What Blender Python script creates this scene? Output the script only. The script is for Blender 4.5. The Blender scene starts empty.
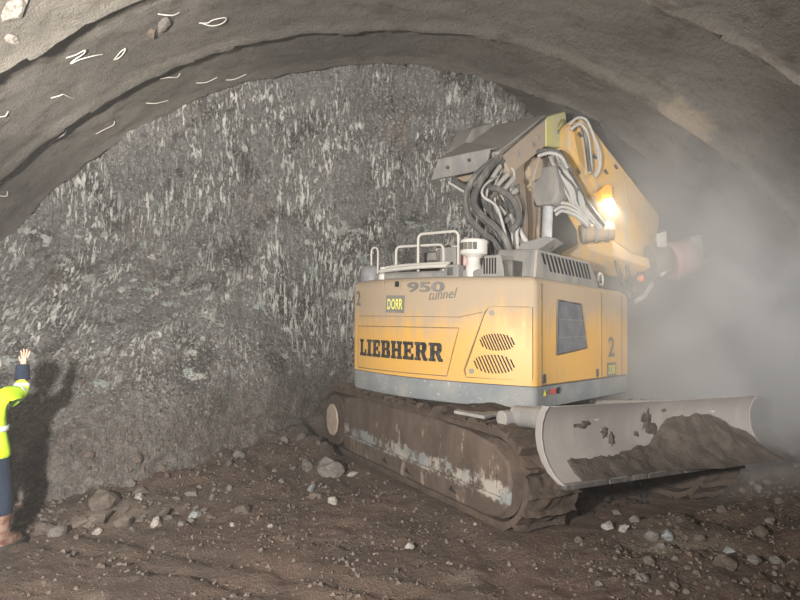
import bpy, bmesh, math, random
from mathutils import Vector, Matrix, noise
from mathutils.bvhtree import BVHTree

random.seed(7)
PI = math.pi
scn = bpy.context.scene
COL = scn.collection
V = Vector

# ------------------------------------------------------------------ camera
CAM_H, PITCH, ROLL, FPX = 2.2239, 0.0221, 0.0034, 610.0
cam_d = bpy.data.cameras.new('camera')
cam = bpy.data.objects.new('camera', cam_d)
COL.objects.link(cam)
cam_d.sensor_width = 36.0
cam_d.lens = FPX / 800 * 36
cam_d.clip_start = 0.05
cam.matrix_world = Matrix.Translation((0, 0, CAM_H)) @ Matrix.Rotation(PI / 2 + PITCH, 4, 'X') @ Matrix.Rotation(ROLL, 4, 'Z')
scn.camera = cam


def ray(u, v):
    du, dv = u - 400, v - 300
    c, s = math.cos(ROLL), math.sin(ROLL)
    a, b = c * du + s * dv, -s * du + c * dv
    d = V((a / FPX, 1, -b / FPX))
    c, s = math.cos(PITCH), math.sin(PITCH)
    return V((d.x, c * d.y - s * d.z, s * d.y + c * d.z))


def at(u, v, Y):
    """point of the place seen at a pixel of the photograph, Y metres away"""
    d = ray(u, v)
    return V((0, 0, CAM_H)) + d * (Y / d.y)


# ------------------------------------------------------------------ node helpers
class NT:
    def __init__(self, name):
        self.m = bpy.data.materials.new(name)
        self.m.use_nodes = True
        self.t = self.m.node_tree
        self.t.nodes.clear()
        self.out = self.t.nodes.new('ShaderNodeOutputMaterial')
        self.co = self.t.nodes.new('ShaderNodeTexCoord').outputs['Object']

    def n(self, typ, **kw):
        nd = self.t.nodes.new(typ)
        for k, v in kw.items():
            setattr(nd, k, v)
        return nd

    def link(self, a, b):
        self.t.links.new(a, b)

    def put(self, sock, v):
        if isinstance(v, bpy.types.NodeSocket):
            self.link(v, sock)
        else:
            sock.default_value = v

    def math(self, op, a, b=0.0, c=None, clamp=False):
        nd = self.n('ShaderNodeMath', operation=op)
        nd.use_clamp = clamp
        self.put(nd.inputs[0], a)
        self.put(nd.inputs[1], b)
        if c is not None:
            self.put(nd.inputs[2], c)
        return nd.outputs[0]

    def mapping(self, scale=(1, 1, 1), rot=(0, 0, 0), co=None):
        nd = self.n('ShaderNodeMapping')
        nd.inputs['Scale'].default_value = scale
        nd.inputs['Rotation'].default_value = rot
        self.link(co or self.co, nd.inputs['Vector'])
        return nd.outputs[0]

    def noise(self, scale, detail=4, rough=0.55, co=None, dist=0.0):
        nd = self.n('ShaderNodeTexNoise')
        nd.inputs['Scale'].default_value = scale
        nd.inputs['Detail'].default_value = detail
        nd.inputs['Roughness'].default_value = rough
        nd.inputs['Distortion'].default_value = dist
        self.link(co or self.co, nd.inputs['Vector'])
        return nd.outputs['Fac']

    def voronoi(self, scale, feature='F1', co=None):
        nd = self.n('ShaderNodeTexVoronoi', feature=feature)
        nd.inputs['Scale'].default_value = scale
        self.link(co or self.co, nd.inputs['Vector'])
        return nd.outputs['Distance']

    def ramp(self, fac, a, b, lo=0.0, hi=1.0):
        nd = self.n('ShaderNodeMapRange', interpolation_type='SMOOTHSTEP')
        self.put(nd.inputs['Value'], fac)
        nd.inputs['From Min'].default_value = a
        nd.inputs['From Max'].default_value = b
        nd.inputs['To Min'].default_value = lo
        nd.inputs['To Max'].default_value = hi
        return nd.outputs[0]

    def mix(self, fac, a, b):
        nd = self.n('ShaderNodeMix', data_type='RGBA')
        self.put(nd.inputs[0], fac)
        for s, v in ((nd.inputs[6], a), (nd.inputs[7], b)):
            self.put(s, v if isinstance(v, bpy.types.NodeSocket) else (*v, 1))
        return nd.outputs[2]

    def xyz(self, co=None):
        nd = self.n('ShaderNodeSeparateXYZ')
        self.link(co or self.co, nd.inputs[0])
        return nd.outputs

    def normal_z(self):
        g = self.n('ShaderNodeNewGeometry')
        nd = self.n('ShaderNodeSeparateXYZ')
        self.link(g.outputs['Normal'], nd.inputs[0])
        return nd.outputs[2]

    def done(self, col, rough=0.8, bump=None, strength=0.4, dist=0.02, metal=0.0, spec=0.3):
        p = self.n('ShaderNodeBsdfPrincipled')
        self.put(p.inputs['Base Color'], col if isinstance(col, bpy.types.NodeSocket) else (*col, 1))
        self.put(p.inputs['Roughness'], rough)
        self.put(p.inputs['Metallic'], metal)
        p.inputs['Specular IOR Level'].default_value = spec
        if bump is not None:
            b = self.n('ShaderNodeBump')
            b.inputs['Strength'].default_value = strength
            b.inputs['Distance'].default_value = dist
            self.link(bump, b.inputs['Height'])
            self.link(b.outputs[0], p.inputs['Normal'])
        self.link(p.outputs[0], self.out.inputs['Surface'])
        return self.m


def simple(name, c1, c2, scale=6, rough=0.75, bump=0.2, bscale=40, dist=0.01, metal=0.0, spec=0.3):
    t = NT(name)
    f = t.ramp(t.noise(scale, 5, 0.6), 0.35, 0.65)
    return t.done(t.mix(f, c1, c2), rough, t.noise(bscale, 4), bump, dist, metal, spec)


DUST = (0.30, 0.258, 0.215)


def dusty(name, col, amount=0.5, dust=DUST, rough=0.55, scale=2.5, top=0.5, metal=0.0):
    """paint or metal under a film of dust lying in streaks and on level faces"""
    t = NT(name)
    streak = t.noise(scale, 6, 0.65, t.mapping((2.2, 2.2, 0.55)))
    f = t.ramp(streak, 0.62 - 0.35 * amount, 0.95 - 0.35 * amount)
    fine = t.ramp(t.noise(30, 5, 0.7), 0.45, 0.75, 0, 0.35)
    up = t.ramp(t.normal_z(), 0.35, 0.9, 0, top)
    f = t.math('ADD', t.math('ADD', f, fine), up, clamp=True)
    f = t.math('MULTIPLY', f, 0.92)
    return t.done(t.mix(f, col, dust), t.ramp(f, 0, 1, rough, 0.9), t.noise(60, 4), 0.12, 0.006, metal)


# ------------------------------------------------------------------ materials
def make_paint():
    t = NT('yellow_paint')
    z = t.xyz()[2]
    streak = t.noise(3.0, 6, 0.65, t.mapping((3.0, 3.0, 0.45)))
    blot = t.noise(1.1, 5, 0.6)
    s = t.math('ADD', t.math('MULTIPLY', streak, 0.6), t.math('MULTIPLY', blot, 0.5))
    # dust settles thickest along the upper panels
    s = t.math('ADD', s, t.ramp(z, 1.7, 2.65, -0.14, 0.34))
    f = t.ramp(s, 0.40, 0.86)
    f = t.math('ADD', f, t.ramp(t.noise(45, 4, 0.7), 0.45, 0.75, 0.05, 0.30), clamp=True)
    f = t.math('MULTIPLY', f, 0.88)
    f = t.math('MAXIMUM', f, t.ramp(t.normal_z(), 0.4, 0.9, 0, 0.95))
    base = t.mix(t.ramp(t.noise(0.8, 3), 0.3, 0.7), (0.52, 0.285, 0.058), (0.49, 0.285, 0.08))
    return t.done(t.mix(f, base, (0.285, 0.235, 0.18)), t.ramp(f, 0, 1, 0.42, 0.85), t.noise(70, 3), 0.06, 0.004)


YELLOW = make_paint()
YELLOW_ARM = dusty('dusty_ochre_paint', (0.40, 0.26, 0.11), 1.25, (0.285, 0.235, 0.19))
STICK_M = dusty('dusty_stick_paint', (0.50, 0.285, 0.06), 0.8, (0.34, 0.27, 0.19))
LIME = dusty('dusty_lime_paint', (0.44, 0.41, 0.13), 0.8, (0.36, 0.335, 0.23))
GREY_DUST = dusty('dusty_grey_steel', (0.17, 0.167, 0.16), 0.7, (0.27, 0.245, 0.215))
DARK_STEEL = dusty('dark_dusty_steel', (0.06, 0.058, 0.055), 0.45, (0.22, 0.19, 0.165))
BLACK = simple('black_gap', (0.012, 0.012, 0.012), (0.02, 0.019, 0.018), rough=0.9)
LETTER = dusty('black_lettering', (0.018, 0.018, 0.018), 0.08, rough=0.5, top=0)
LETTER_GREY = dusty('grey_lettering', (0.13, 0.12, 0.11), 0.3, rough=0.6, top=0)
BADGE = simple('badge_grey', (0.13, 0.125, 0.115), (0.17, 0.16, 0.14), rough=0.7)
BADGE_TXT = simple('badge_yellow', (0.78, 0.74, 0.12), (0.70, 0.66, 0.16), rough=0.6)
RED = simple('sticker_red', (0.5, 0.07, 0.07), (0.4, 0.1, 0.09))
STICK_YEL = simple('sticker_yellow', (0.75, 0.65, 0.05), (0.65, 0.6, 0.1))
SEAM = simple('seam_dark', (0.20, 0.14, 0.07), (0.14, 0.10, 0.06), rough=0.9)
HOSE = dusty('dusty_hose_rubber', (0.055, 0.055, 0.053), 0.5, (0.21, 0.195, 0.175), rough=0.7)
HOSE_PALE = dusty('pale_dusty_hose', (0.30, 0.292, 0.275), 0.6, (0.42, 0.395, 0.36), rough=0.7)
CHROME = simple('chrome_rod', (0.66, 0.67, 0.68), (0.55, 0.56, 0.57), rough=0.32, bump=0.02, metal=0.55, spec=0.5)
WHITE_P = dusty('dusty_white_plastic', (0.52, 0.50, 0.46), 0.5, (0.45, 0.41, 0.36))
RAIL = dusty('dusty_rail_tube', (0.42, 0.40, 0.36), 0.5, (0.45, 0.41, 0.36))
PINK = dusty('faded_red_paint', (0.42, 0.23, 0.21), 0.8, (0.45, 0.37, 0.34))
STEEL_PALE = dusty('dusty_blade_steel', (0.21, 0.19, 0.177), 0.5, (0.28, 0.25, 0.23), rough=0.7, scale=1.6, top=0.3)
GRILLE = simple('dark_window_grille', (0.10, 0.105, 0.115), (0.14, 0.14, 0.145), rough=0.6)
GLASS = simple('dusty_cab_glass', (0.05, 0.055, 0.06), (0.09, 0.09, 0.085), rough=0.25)


def make_skirt():
    t = NT('grey_scuffed_skirt')
    f = t.ramp(t.noise(3, 5, 0.6), 0.35, 0.7)
    c = t.mix(f, (0.145, 0.158, 0.163), (0.21, 0.207, 0.197))
    spk = t.ramp(t.noise(26, 3, 0.7), 0.64, 0.70)
    c = t.mix(spk, c, (0.45, 0.43, 0.40))
    return t.done(c, 0.7, t.noise(50), 0.15, 0.008)


SKIRT = make_skirt()


def make_mud(name='mud', c1=(0.095, 0.068, 0.051), c2=(0.055, 0.041, 0.033), s=5):
    t = NT(name)
    f = t.ramp(t.noise(s, 6, 0.65), 0.32, 0.68)
    c = t.mix(f, c1, c2)
    c = t.mix(t.ramp(t.noise(40, 3, 0.7), 0.66, 0.75), c, (0.23, 0.195, 0.165))
    h = t.math('ADD', t.noise(22, 6, 0.7), t.math('MULTIPLY', t.noise(70, 3, 0.6), 0.4))
    return t.done(c, 0.85, h, 0.8, 0.03, spec=0.2)


MUD = make_mud()
MUD_BLADE = make_mud('mud_on_blade', (0.095, 0.077, 0.065), (0.055, 0.045, 0.038), 7)


def make_frame_mat():
    """track frame: mud over a band of bare grey paint"""
    t = NT('muddy_track_frame')
    z = t.xyz()[2]
    n1 = t.noise(7, 6, 0.7)
    zz = t.math('ADD', z, t.math('MULTIPLY', t.math('SUBTRACT', n1, 0.5), 0.34))
    band = t.math('MULTIPLY', t.ramp(zz, 0.33, 0.37), t.ramp(zz, 0.54, 0.50))
    pat = t.ramp(t.noise(3.2, 7, 0.8), 0.44, 0.50)
    band = t.math('MULTIPLY', band, pat)
    mud = t.mix(t.ramp(t.noise(3.5, 5, 0.6, t.mapping((1, 1, 0.5))), 0.35, 0.7), (0.066, 0.048, 0.037), (0.105, 0.078, 0.061))
    scr = t.ramp(t.noise(4, 6, 0.75, t.mapping((1.5, 1.5, 0.6))), 0.57, 0.63, 0, 0.75)
    mud = t.mix(scr, mud, (0.25, 0.195, 0.155))
    paint = t.mix(t.ramp(t.noise(1.3, 3), 0.42, 0.58), (0.29, 0.255, 0.215), (0.18, 0.185, 0.182))
    return t.done(t.mix(band, mud, paint), 0.85, t.math('ADD', t.noise(20, 6, 0.7), t.math('MULTIPLY', band, -0.5)), 0.5, 0.02, spec=0.2)


FRAME_M = make_frame_mat()


def make_shotcrete():
    t = NT('shotcrete')
    c = t.mix(t.ramp(t.noise(0.7, 6, 0.6), 0.3, 0.7), (0.18, 0.163, 0.142), (0.12, 0.109, 0.095))
    c = t.mix(t.ramp(t.noise(3.5, 5, 0.65, t.mapping((0.7, 1.4, 1))), 0.50, 0.70, 0, 0.7), c, (0.085, 0.070, 0.055))
    c = t.mix(t.ramp(t.noise(90, 3, 0.7), 0.62, 0.74, 0, 0.6), c, (0.30, 0.275, 0.235))
    # rounded tan patch, lighter than the shotcrete around it
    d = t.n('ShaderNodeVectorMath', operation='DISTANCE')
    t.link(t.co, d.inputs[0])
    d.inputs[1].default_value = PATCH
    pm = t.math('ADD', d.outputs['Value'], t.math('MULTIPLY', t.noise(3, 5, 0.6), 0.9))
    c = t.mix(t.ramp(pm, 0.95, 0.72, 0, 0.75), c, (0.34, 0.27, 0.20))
    h = t.math('ADD', t.noise(38, 5, 0.75), t.math('MULTIPLY', t.noise(9, 5, 0.6), 1.2))
    return t.done(c, 0.95, h, 0.9, 0.05, spec=0.15)


def make_rock_face():
    t = NT('rock_face')
    z = t.xyz()[2]
    warp = t.noise(1.2, 4, 0.6)
    base = t.mix(t.ramp(t.noise(0.55, 6, 0.62), 0.3, 0.7), (0.15, 0.145, 0.138), (0.27, 0.258, 0.243))
    base = t.mix(t.ramp(t.noise(1.1, 6, 0.7), 0.50, 0.60, 0, 0.85), base, (0.066, 0.062, 0.057))
    base = t.mix(t.ramp(t.noise(0.8, 3, 0.5, t.mapping((1.6, 1, 1))), 0.58, 0.72, 0, 0.5), base, (0.19, 0.145, 0.105))
    # pick scores: short upright streaks of fresh pale stone
    st = t.noise(8.5, 6, 0.72, t.mapping((2.3, 1.0, 0.40)), 0.25)
    sc = t.noise(7.0, 6, 0.75, t.mapping((2.2, 1.0, 0.55), (0, 0.45, 0)), 0.3)
    zone = t.math('ADD', t.math('MULTIPLY', t.noise(0.75, 4, 0.6, t.mapping((1.3, 1, 0.8))), 0.6), t.math('MULTIPLY', t.noise(1.6, 5, 0.65, t.mapping((1.7, 1, 0.35))), 0.4))
    zone = t.ramp(zone, 0.455, 0.56)
    hi = t.ramp(z, 0.9, 2.0)
    zone = t.math('MULTIPLY', t.math('ADD', t.math('MULTIPLY', zone, 1.0), 0.10), hi)
    m1 = t.ramp(st, 0.50, 0.56)
    m2 = t.ramp(sc, 0.54, 0.60, 0, 0.9)
    m = t.math('MULTIPLY', t.math('MAXIMUM', m1, m2), zone, clamp=True)
    col = t.mix(m, base, (0.78, 0.76, 0.71))
    # pale flat blotches
    bl = t.math('MULTIPLY', t.ramp(t.noise(2.6, 3, 0.55, t.mapping((1, 1, 1.4))), 0.62, 0.65), t.ramp(z, 4.8, 3.6))
    bcol = t.mix(t.ramp(t.noise(1.5, 2), 0.45, 0.55), (0.66, 0.64, 0.59), (0.46, 0.54, 0.50))
    col = t.mix(t.math('MULTIPLY', bl, 0.8), col, bcol)
    # specks
    col = t.mix(t.ramp(t.noise(24, 4, 0.75), 0.55, 0.63, 0, 0.8), col, (0.60, 0.575, 0.54))
    col = t.mix(t.ramp(t.noise(17, 5, 0.75), 0.56, 0.64, 0, 0.8), col, (0.045, 0.042, 0.038))
    # earth spread over the foot of the face
    zz = t.math('ADD', z, t.math('MULTIPLY', t.noise(1.3, 5, 0.6), 1.3))
    foot = t.ramp(zz, 2.1, 1.2, 0, 0.8)
    col = t.mix(foot, col, t.mix(t.ramp(t.noise(9, 5, 0.7), 0.4, 0.62), (0.10, 0.083, 0.070), (0.19, 0.168, 0.146)))
    col = t.mix(t.ramp(t.noise(30, 4, 0.75), 0.60, 0.70, 0, 0.6), col, (0.33, 0.30, 0.26))
    h = t.math('ADD', t.math('ADD', t.noise(9, 6, 0.7), t.math('MULTIPLY', m, 0.35)), t.math('MULTIPLY', st, 0.8))
    return t.done(col, 0.9, h, 1.0, 0.10, spec=0.25)


def make_ground():
    t = NT('muddy_ground')
    x, y, z = t.xyz()
    f = t.ramp(t.noise(1.2, 6, 0.65), 0.32, 0.68)
    c = t.mix(f, (0.135, 0.090, 0.067), (0.085, 0.062, 0.049))
    c = t.mix(t.ramp(t.noise(0.55, 4, 0.6), 0.56, 0.68, 0, 0.8), c, (0.19, 0.158, 0.12))
    zz = t.math('ADD', z, t.math('MULTIPLY', t.noise(2, 5, 0.6), 0.3))
    c = t.mix(t.ramp(zz, 0.33, 0.65, 0, 0.85), c, (0.128, 0.115, 0.102))
    c = t.mix(t.ramp(t.noise(32, 4, 0.75), 0.62, 0.72, 0, 0.6), c, (0.25, 0.22, 0.19))
    c = t.mix(t.ramp(t.noise(11, 5, 0.7), 0.6, 0.72, 0, 0.6), c, (0.050, 0.038, 0.030))
    vd = t.voronoi(13, 'F1', t.mapping((1, 1, 1)))
    vm = t.math('MULTIPLY', t.ramp(vd, 0.36, 0.26), t.ramp(t.noise(5, 3), 0.52, 0.60))
    c = t.mix(t.math('MULTIPLY', vm, 0.55), c, (0.155, 0.125, 0.104))
    c = t.mix(t.ramp(t.noise(60, 3, 0.8), 0.64, 0.70, 0, 0.8), c, (0.36, 0.32, 0.28))
    c = t.mix(t.ramp(t.noise(26, 4, 0.75), 0.60, 0.68, 0, 0.7), c, (0.035, 0.027, 0.022))
    h = t.math('ADD', t.noise(16, 6, 0.72), t.math('MULTIPLY', t.noise(55, 4, 0.7), 0.5))
    h = t.math('ADD', h, t.math('MULTIPLY', vm, 0.5))
    return t.done(c, 0.88, h, 1.0, 0.06, spec=0.22)


def make_stone(name, c1, c2):
    t = NT(name)
    c = t.mix(t.ramp(t.noise(6, 5, 0.65), 0.35, 0.65), c1, c2)
    return t.done(c, 0.85, t.noise(18, 6, 0.7), 0.5, 0.02, spec=0.25)


STONE_BROWN = make_stone('brown_stone', (0.135, 0.105, 0.085), (0.085, 0.068, 0.056))
STONE_GREY = make_stone('grey_stone', (0.17, 0.152, 0.134), (0.10, 0.088, 0.078))
STONE_PALE = make_stone('pale_stone', (0.36, 0.33, 0.295), (0.17, 0.145, 0.125))
STONE_BLUE = make_stone('bluish_stone', (0.25, 0.262, 0.262), (0.16, 0.162, 0.157))
STONE_COAL = make_stone('dark_stone', (0.014, 0.014, 0.014), (0.03, 0.028, 0.026))


# ------------------------------------------------------------------ mesh builder
class MB:
    def __init__(self):
        self.v, self.f = [], []

    def add(self, vs, fs):
        b = len(self.v)
        self.v += [V(p) for p in vs]
        self.f += [tuple(b + i for i in f) for f in fs]
        return self

    def box(self, x0, x1, y0, y1, z0, z1):
        return self.add([(x, y, z) for x in (x0, x1) for y in (y0, y1) for z in (z0, z1)],
                        [(0, 1, 3, 2), (4, 6, 7, 5), (0, 4, 5, 1), (2, 3, 7, 6), (0, 2, 6, 4), (1, 5, 7, 3)])

    def prism(self, pts, ext):
        """closed polygon swept by the vector ext"""
        n = len(pts)
        ext = V(ext)
        a = [V(p) for p in pts]
        fs = [tuple(range(n))[::-1], tuple(range(n, 2 * n))]
        fs += [(i, (i + 1) % n, n + (i + 1) % n, n + i) for i in range(n)]
        return self.add(a + [p + ext for p in a], fs)

    def loft(self, rings, cap=True, closed=True):
        n = len(rings[0])
        vs = [p for r in rings for p in r]
        fs = []
        for k in range(len(rings) - 1):
            for i in range(n if closed else n - 1):
                j = (i + 1) % n
                fs.append((k * n + i, k * n + j, (k + 1) * n + j, (k + 1) * n + i))
        if cap:
            fs.append(tuple(range(n))[::-1])
            fs.append(tuple((len(rings) - 1) * n + i for i in range(n)))
        return self.add(vs, fs)

    def tube(self, path, r, seg=8, smooth=True):
        P = [V(p) for p in path]
        if smooth and len(P) > 2:
            P = spline(P)
        rings = []
        up = None
        for i, p in enumerate(P):
            d = (P[min(i + 1, len(P) - 1)] - P[max(i - 1, 0)]).normalized()
            if up is None:
                up = V((0, 0, 1)) if abs(d.z) < 0.9 else V((1, 0, 0))
            a = d.cross(up).normalized()
            b = a.cross(d).normalized()
            up = b
            rr = r(i / (len(P) - 1)) if callable(r) else r
            rings.append([p + a * (rr * math.cos(2 * PI * k / seg)) + b * (rr * math.sin(2 * PI * k / seg)) for k in range(seg)])
        return self.loft(rings)

    def cyl(self, a, b, r, seg=20, r2=None):
        r2 = r if r2 is None else r2
        return self.tube([a, b], lambda t: r + (r2 - r) * t, seg, False)

    def lathe(self, c, prof, seg=24):
        c = V(c)
        return self.loft([[c + V((r * math.cos(2 * PI * k / seg), r * math.sin(2 * PI * k / seg), z)) for k in range(seg)] for r, z in prof])

    def build(self, name, mat, parent=None, xf=None, bevel=0.0, smooth=True, segs=2):
        me = bpy.data.meshes.new(name)
        vs = [xf @ p for p in self.v] if xf is not None else self.v
        me.from_pydata([tuple(p) for p in vs], [], self.f)
        bm = bmesh.new()
        bm.from_mesh(me)
        bmesh.ops.recalc_face_normals(bm, faces=bm.faces)
        for f in bm.faces:
            f.smooth = smooth
        if smooth:
            for e in bm.edges:
                if len(e.link_faces) == 2 and e.calc_face_angle(0) > math.radians(38):
                    e.smooth = False
        bm.to_mesh(me)
        bm.free()
        me.materials.append(mat)
        o = bpy.data.objects.new(name, me)
        COL.objects.link(o)
        if parent is not None:
            o.parent = parent
        if bevel:
            md = o.modifiers.new('bevel', 'BEVEL')
            md.width = bevel
            md.segments = segs
            md.limit_method = 'ANGLE'
            md.angle_limit = math.radians(40)
        return o


def spline(P, k=6):
    out = []
    n = len(P)
    for i in range(n - 1):
        p0, p1, p2, p3 = P[max(i - 1, 0)], P[i], P[i + 1], P[min(i + 2, n - 1)]
        for s in range(k):
            t = s / k
            out.append(0.5 * ((2 * p1) + (p2 - p0) * t + (2 * p0 - 5 * p1 + 4 * p2 - p3) * t * t + (3 * p1 - p0 - 3 * p2 + p3) * t ** 3))
    out.append(P[-1])
    return out


def tag(o, label=None, cat=None, group=None, kind=None):
    for k, v in (('label', label), ('category', cat), ('group', group), ('kind', kind)):
        if v:
            o[k] = v
    return o


def empty(name, loc):
    o = bpy.data.objects.new(name, None)
    o.location = loc
    o.empty_display_size = 0.3
    COL.objects.link(o)
    return o


def fbm(x, y, z=0.0, o=4):
    return noise.fractal(V((x, y, z)), 1.0, 2.0, o)


def sstep(a, b, x):
    t = min(1, max(0, (x - a) / (b - a)))
    return t * t * (3 - 2 * t)


# ================================================================== THE TUNNEL
R0, ZC = 7.5, -1.3


def axis_x(y):
    return 0.75 - 0.125 * y


RINGS = [(-7.0, 0), (2.6, 0), (4.0, 0), (5.4, 0), (6.55, 0), (8.35, 0), (9.6, 0)]
RING_Y = [r[0] for r in RINGS]


def lining_r(y, ph):
    """each round of shotcrete narrows to a lip, then the next one starts wider"""
    wob = 0.10 * fbm(ph * 3.1, 7.7, 0.0, 3)
    yy = y + wob
    k = max([i for i, v in enumerate(RING_Y) if v <= yy], default=0)
    if k >= len(RING_Y) - 1:
        r = R0 + 0.16
    else:
        t = (yy - RING_Y[k]) / (RING_Y[k + 1] - RING_Y[k])
        r = R0 + 0.20 * (1 - t) - 0.02
        if t > 0.90:
            r -= 0.05 * sstep(0.90, 0.97, t)
    p = V((ph * 7.5, y, 0))
    r += 0.07 * noise.fractal(p * 0.55, 1, 2, 4) + 0.022 * noise.fractal(p * 4.0 + V((9, 3, 1)), 1, 2, 3)
    return r


def lining_pt(y, ph, inset=0.0):
    r = lining_r(y, ph) - inset
    return V((axis_x(y) + r * math.sin(ph), y, ZC + r * math.cos(ph)))


PHM = 1.46
pts = []
ys = [-7 + i * 0.5 for i in range(16)]
y = 1.0
while y < 12.3:
    ys.append(y)
    y += 0.10 if y < 3.5 or y > 10.4 else 0.045
NPH = 300
for yv in ys:
    for i in range(NPH + 1):
        pts.append(lining_pt(yv, -PHM + 2 * PHM * i / NPH))
m = MB()
m.add(pts, [(a * (NPH + 1) + i, a * (NPH + 1) + i + 1, (a + 1) * (NPH + 1) + i + 1, (a + 1) * (NPH + 1) + i)
            for a in range(len(ys) - 1) for i in range(NPH)])
bvh_lining = BVHTree.FromPolygons([tuple(p) for p in m.v], m.f)


def on_lining(u, v):
    h = bvh_lining.ray_cast(V((0, 0, CAM_H)), ray(u, v).normalized())
    return h[0], h[1]


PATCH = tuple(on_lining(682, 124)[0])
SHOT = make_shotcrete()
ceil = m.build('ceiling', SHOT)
tag(ceil, 'grey shotcrete tunnel vault with stepped rings', 'tunnel vault', kind='structure')


# rock face: a shallow hollow scraped out at the end of the tunnel
def face_y(x, z):
    rho = math.hypot(x + 0.45, z - ZC) / (R0 + 0.2)
    y = 9.62 + (0.5 + 2.0 * sstep(-4.2, -0.8, x)) * max(0, 1 - rho * rho)
    y += 2.0 * sstep(0.8, 3.6, x)
    # the lower left of the face has been left standing and runs out in a steep foot
    y -= (3.1 - 0.9 * sstep(-3.6, -2.0, x) - 2.2 * sstep(-2.2, -0.7, x)) * sstep(3.7, -0.1, z)
    q = V((x, z, 0))
    y += 0.22 * noise.fractal(q * 0.5, 1, 2, 4) * (1 if rho < 0.9 else 0.4)
    y += 0.10 * noise.fractal(V((x * 2.2, z * 0.9, 4)), 1, 2, 4)
    y += 0.06 * noise.fractal(V((x * 7, z * 3.2, 9)), 1, 2, 3)
    y += 0.07 * (abs(noise.fractal(V((x * 1.7, z * 1.7, 14)), 1, 2, 4)) - 0.3)
    lo = sstep(1.6, 0.6, z)
    if lo > 0:
        y += lo * 0.10 * (noise.noise(V((x * 5.5, z * 5.5, 3))) + 0.6 * noise.noise(V((x * 11, z * 11, 5))))
    return y


m = MB()
NX, NZ = 440, 215
for k in range(NZ + 1):
    for i in range(NX + 1):
        x = -8.3 + 15.7 * i / NX
        z = -0.3 + 7.0 * k / NZ
        m.v.append(V((x, face_y(x, z), z)))
m.f = [(k * (NX + 1) + i, k * (NX + 1) + i + 1, (k + 1) * (NX + 1) + i + 1, (k + 1) * (NX + 1) + i) for k in range(NZ) for i in range(NX)]
face = m.build('wall_back', make_rock_face())
bvh_face = BVHTree.FromPolygons([tuple(p) for p in m.v], m.f)
tag(face, 'dark rock face scored with pale streaks', 'rock face', kind='structure')


# ground
def toe(x):
    P = [(-8, 5.6), (-5, 5.9), (-3.6, 6.35), (-2.6, 6.75), (-1.7, 7.2), (-1.0, 8.4), (-0.2, 10.6), (3.0, 11.4), (4.3, 9.0), (5.2, 7.9), (6.0, 7.6), (8, 7.2)]
    for (a, b), (c, d) in zip(P, P[1:]):
        if x <= c:
            return b + (d - b) * (x - a) / (c - a)
    return 7.0


def ground_z(x, y):
    t = toe(x)
    h = 0.0
    if y > t:
        s = (y - t) / max(0.8, 10.2 - t)
        top = 0.35 if x < 1 else 0.55
        h += top * sstep(0, 1.15, s) + 0.10 * sstep(0, 0.12, s) * (1 if x < 0 else 0.6)
        h += 0.11 * sstep(0, 0.3, s) * fbm(x * 1.6, y * 1.6, 3, 5)
    h += 0.05 * fbm(x * 0.7, y * 0.7, 1, 3)
    # churned lumps at the lower right, wheel ruts across the middle
    w = sstep(1.0, 2.6, x) * sstep(3.2, 4.3, y) * sstep(8.5, 6.5, y)
    h += w * (0.07 + 0.12 * fbm(x * 1.5, y * 1.8, 5, 5))
    h += 0.040 * fbm(x * 4, y * 4, 7, 4) + 0.012 * fbm(x * 14, y * 14, 2, 3)
    cl = sstep(-0.1, 0.5, fbm(x * 0.9, y * 0.9, 31, 3)) * 0.7 + 0.3
    h += 0.045 * cl * max(0, noise.noise(V((x * 8, y * 8, 4)))) + 0.03 * cl * max(0, noise.noise(V((x * 17, y * 17, 9))))
    d = (y - 5.35) + 0.42 * (x + 1) + 0.15 * fbm(x * 0.8, y * 0.8, 11, 2)
    for off in (0.0, -0.42):
        h -= 0.05 * math.exp(-((d - off) / 0.13) ** 2) * sstep(-5, -3.5, x) * sstep(2.2, 0.8, x)
    # level under the tracks
    rx, ry = x - 1.448, y - 8.846
    lx, ly = rx * 0.8693 + ry * 0.4942, rx * 0.4942 - ry * 0.8693
    pad = sstep(2.1, 1.75, abs(lx)) * sstep(2.9, 2.45, abs(ly))
    lvl = -0.0276 * rx - 0.0166 * ry - 0.005
    if pad > 0:
        under = 1 - sstep(2.45, 1.7, ly) * 0
        h = h * (1 - pad) + (lvl + 0.02 * fbm(x * 5, y * 5, 3, 3)) * pad
    return h


xs = [-8 + 0.05 * i for i in range(321)]
ysg = [-7 + 0.5 * i for i in range(20)]
y = 3.0
while y < 12.4:
    ysg.append(y)
    y += 0.035 if y < 8 else 0.06
m = MB()
for yv in ysg:
    for xv in xs:
        m.v.append(V((xv, yv, ground_z(xv, yv))))
n = len(xs)
m.f = [(a * n + i, a * n + i + 1, (a + 1) * n + i + 1, (a + 1) * n + i) for a in range(len(ysg) - 1) for i in range(n - 1)]
floor = m.build('floor', make_ground())
tag(floor, 'churned brown mud floor rising into muck heap', 'tunnel floor', kind='structure')
bvh_floor = BVHTree.FromPolygons([tuple(p) for p in m.v], m.f)


def on_floor(u, v):
    o, d = V((0, 0, CAM_H)), ray(u, v).normalized()
    h = [q for q in (bvh_floor.ray_cast(o, d)[0], bvh_face.ray_cast(o, d)[0]) if q is not None]
    return min(h, key=lambda q: (q - o).length) if h else None


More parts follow.
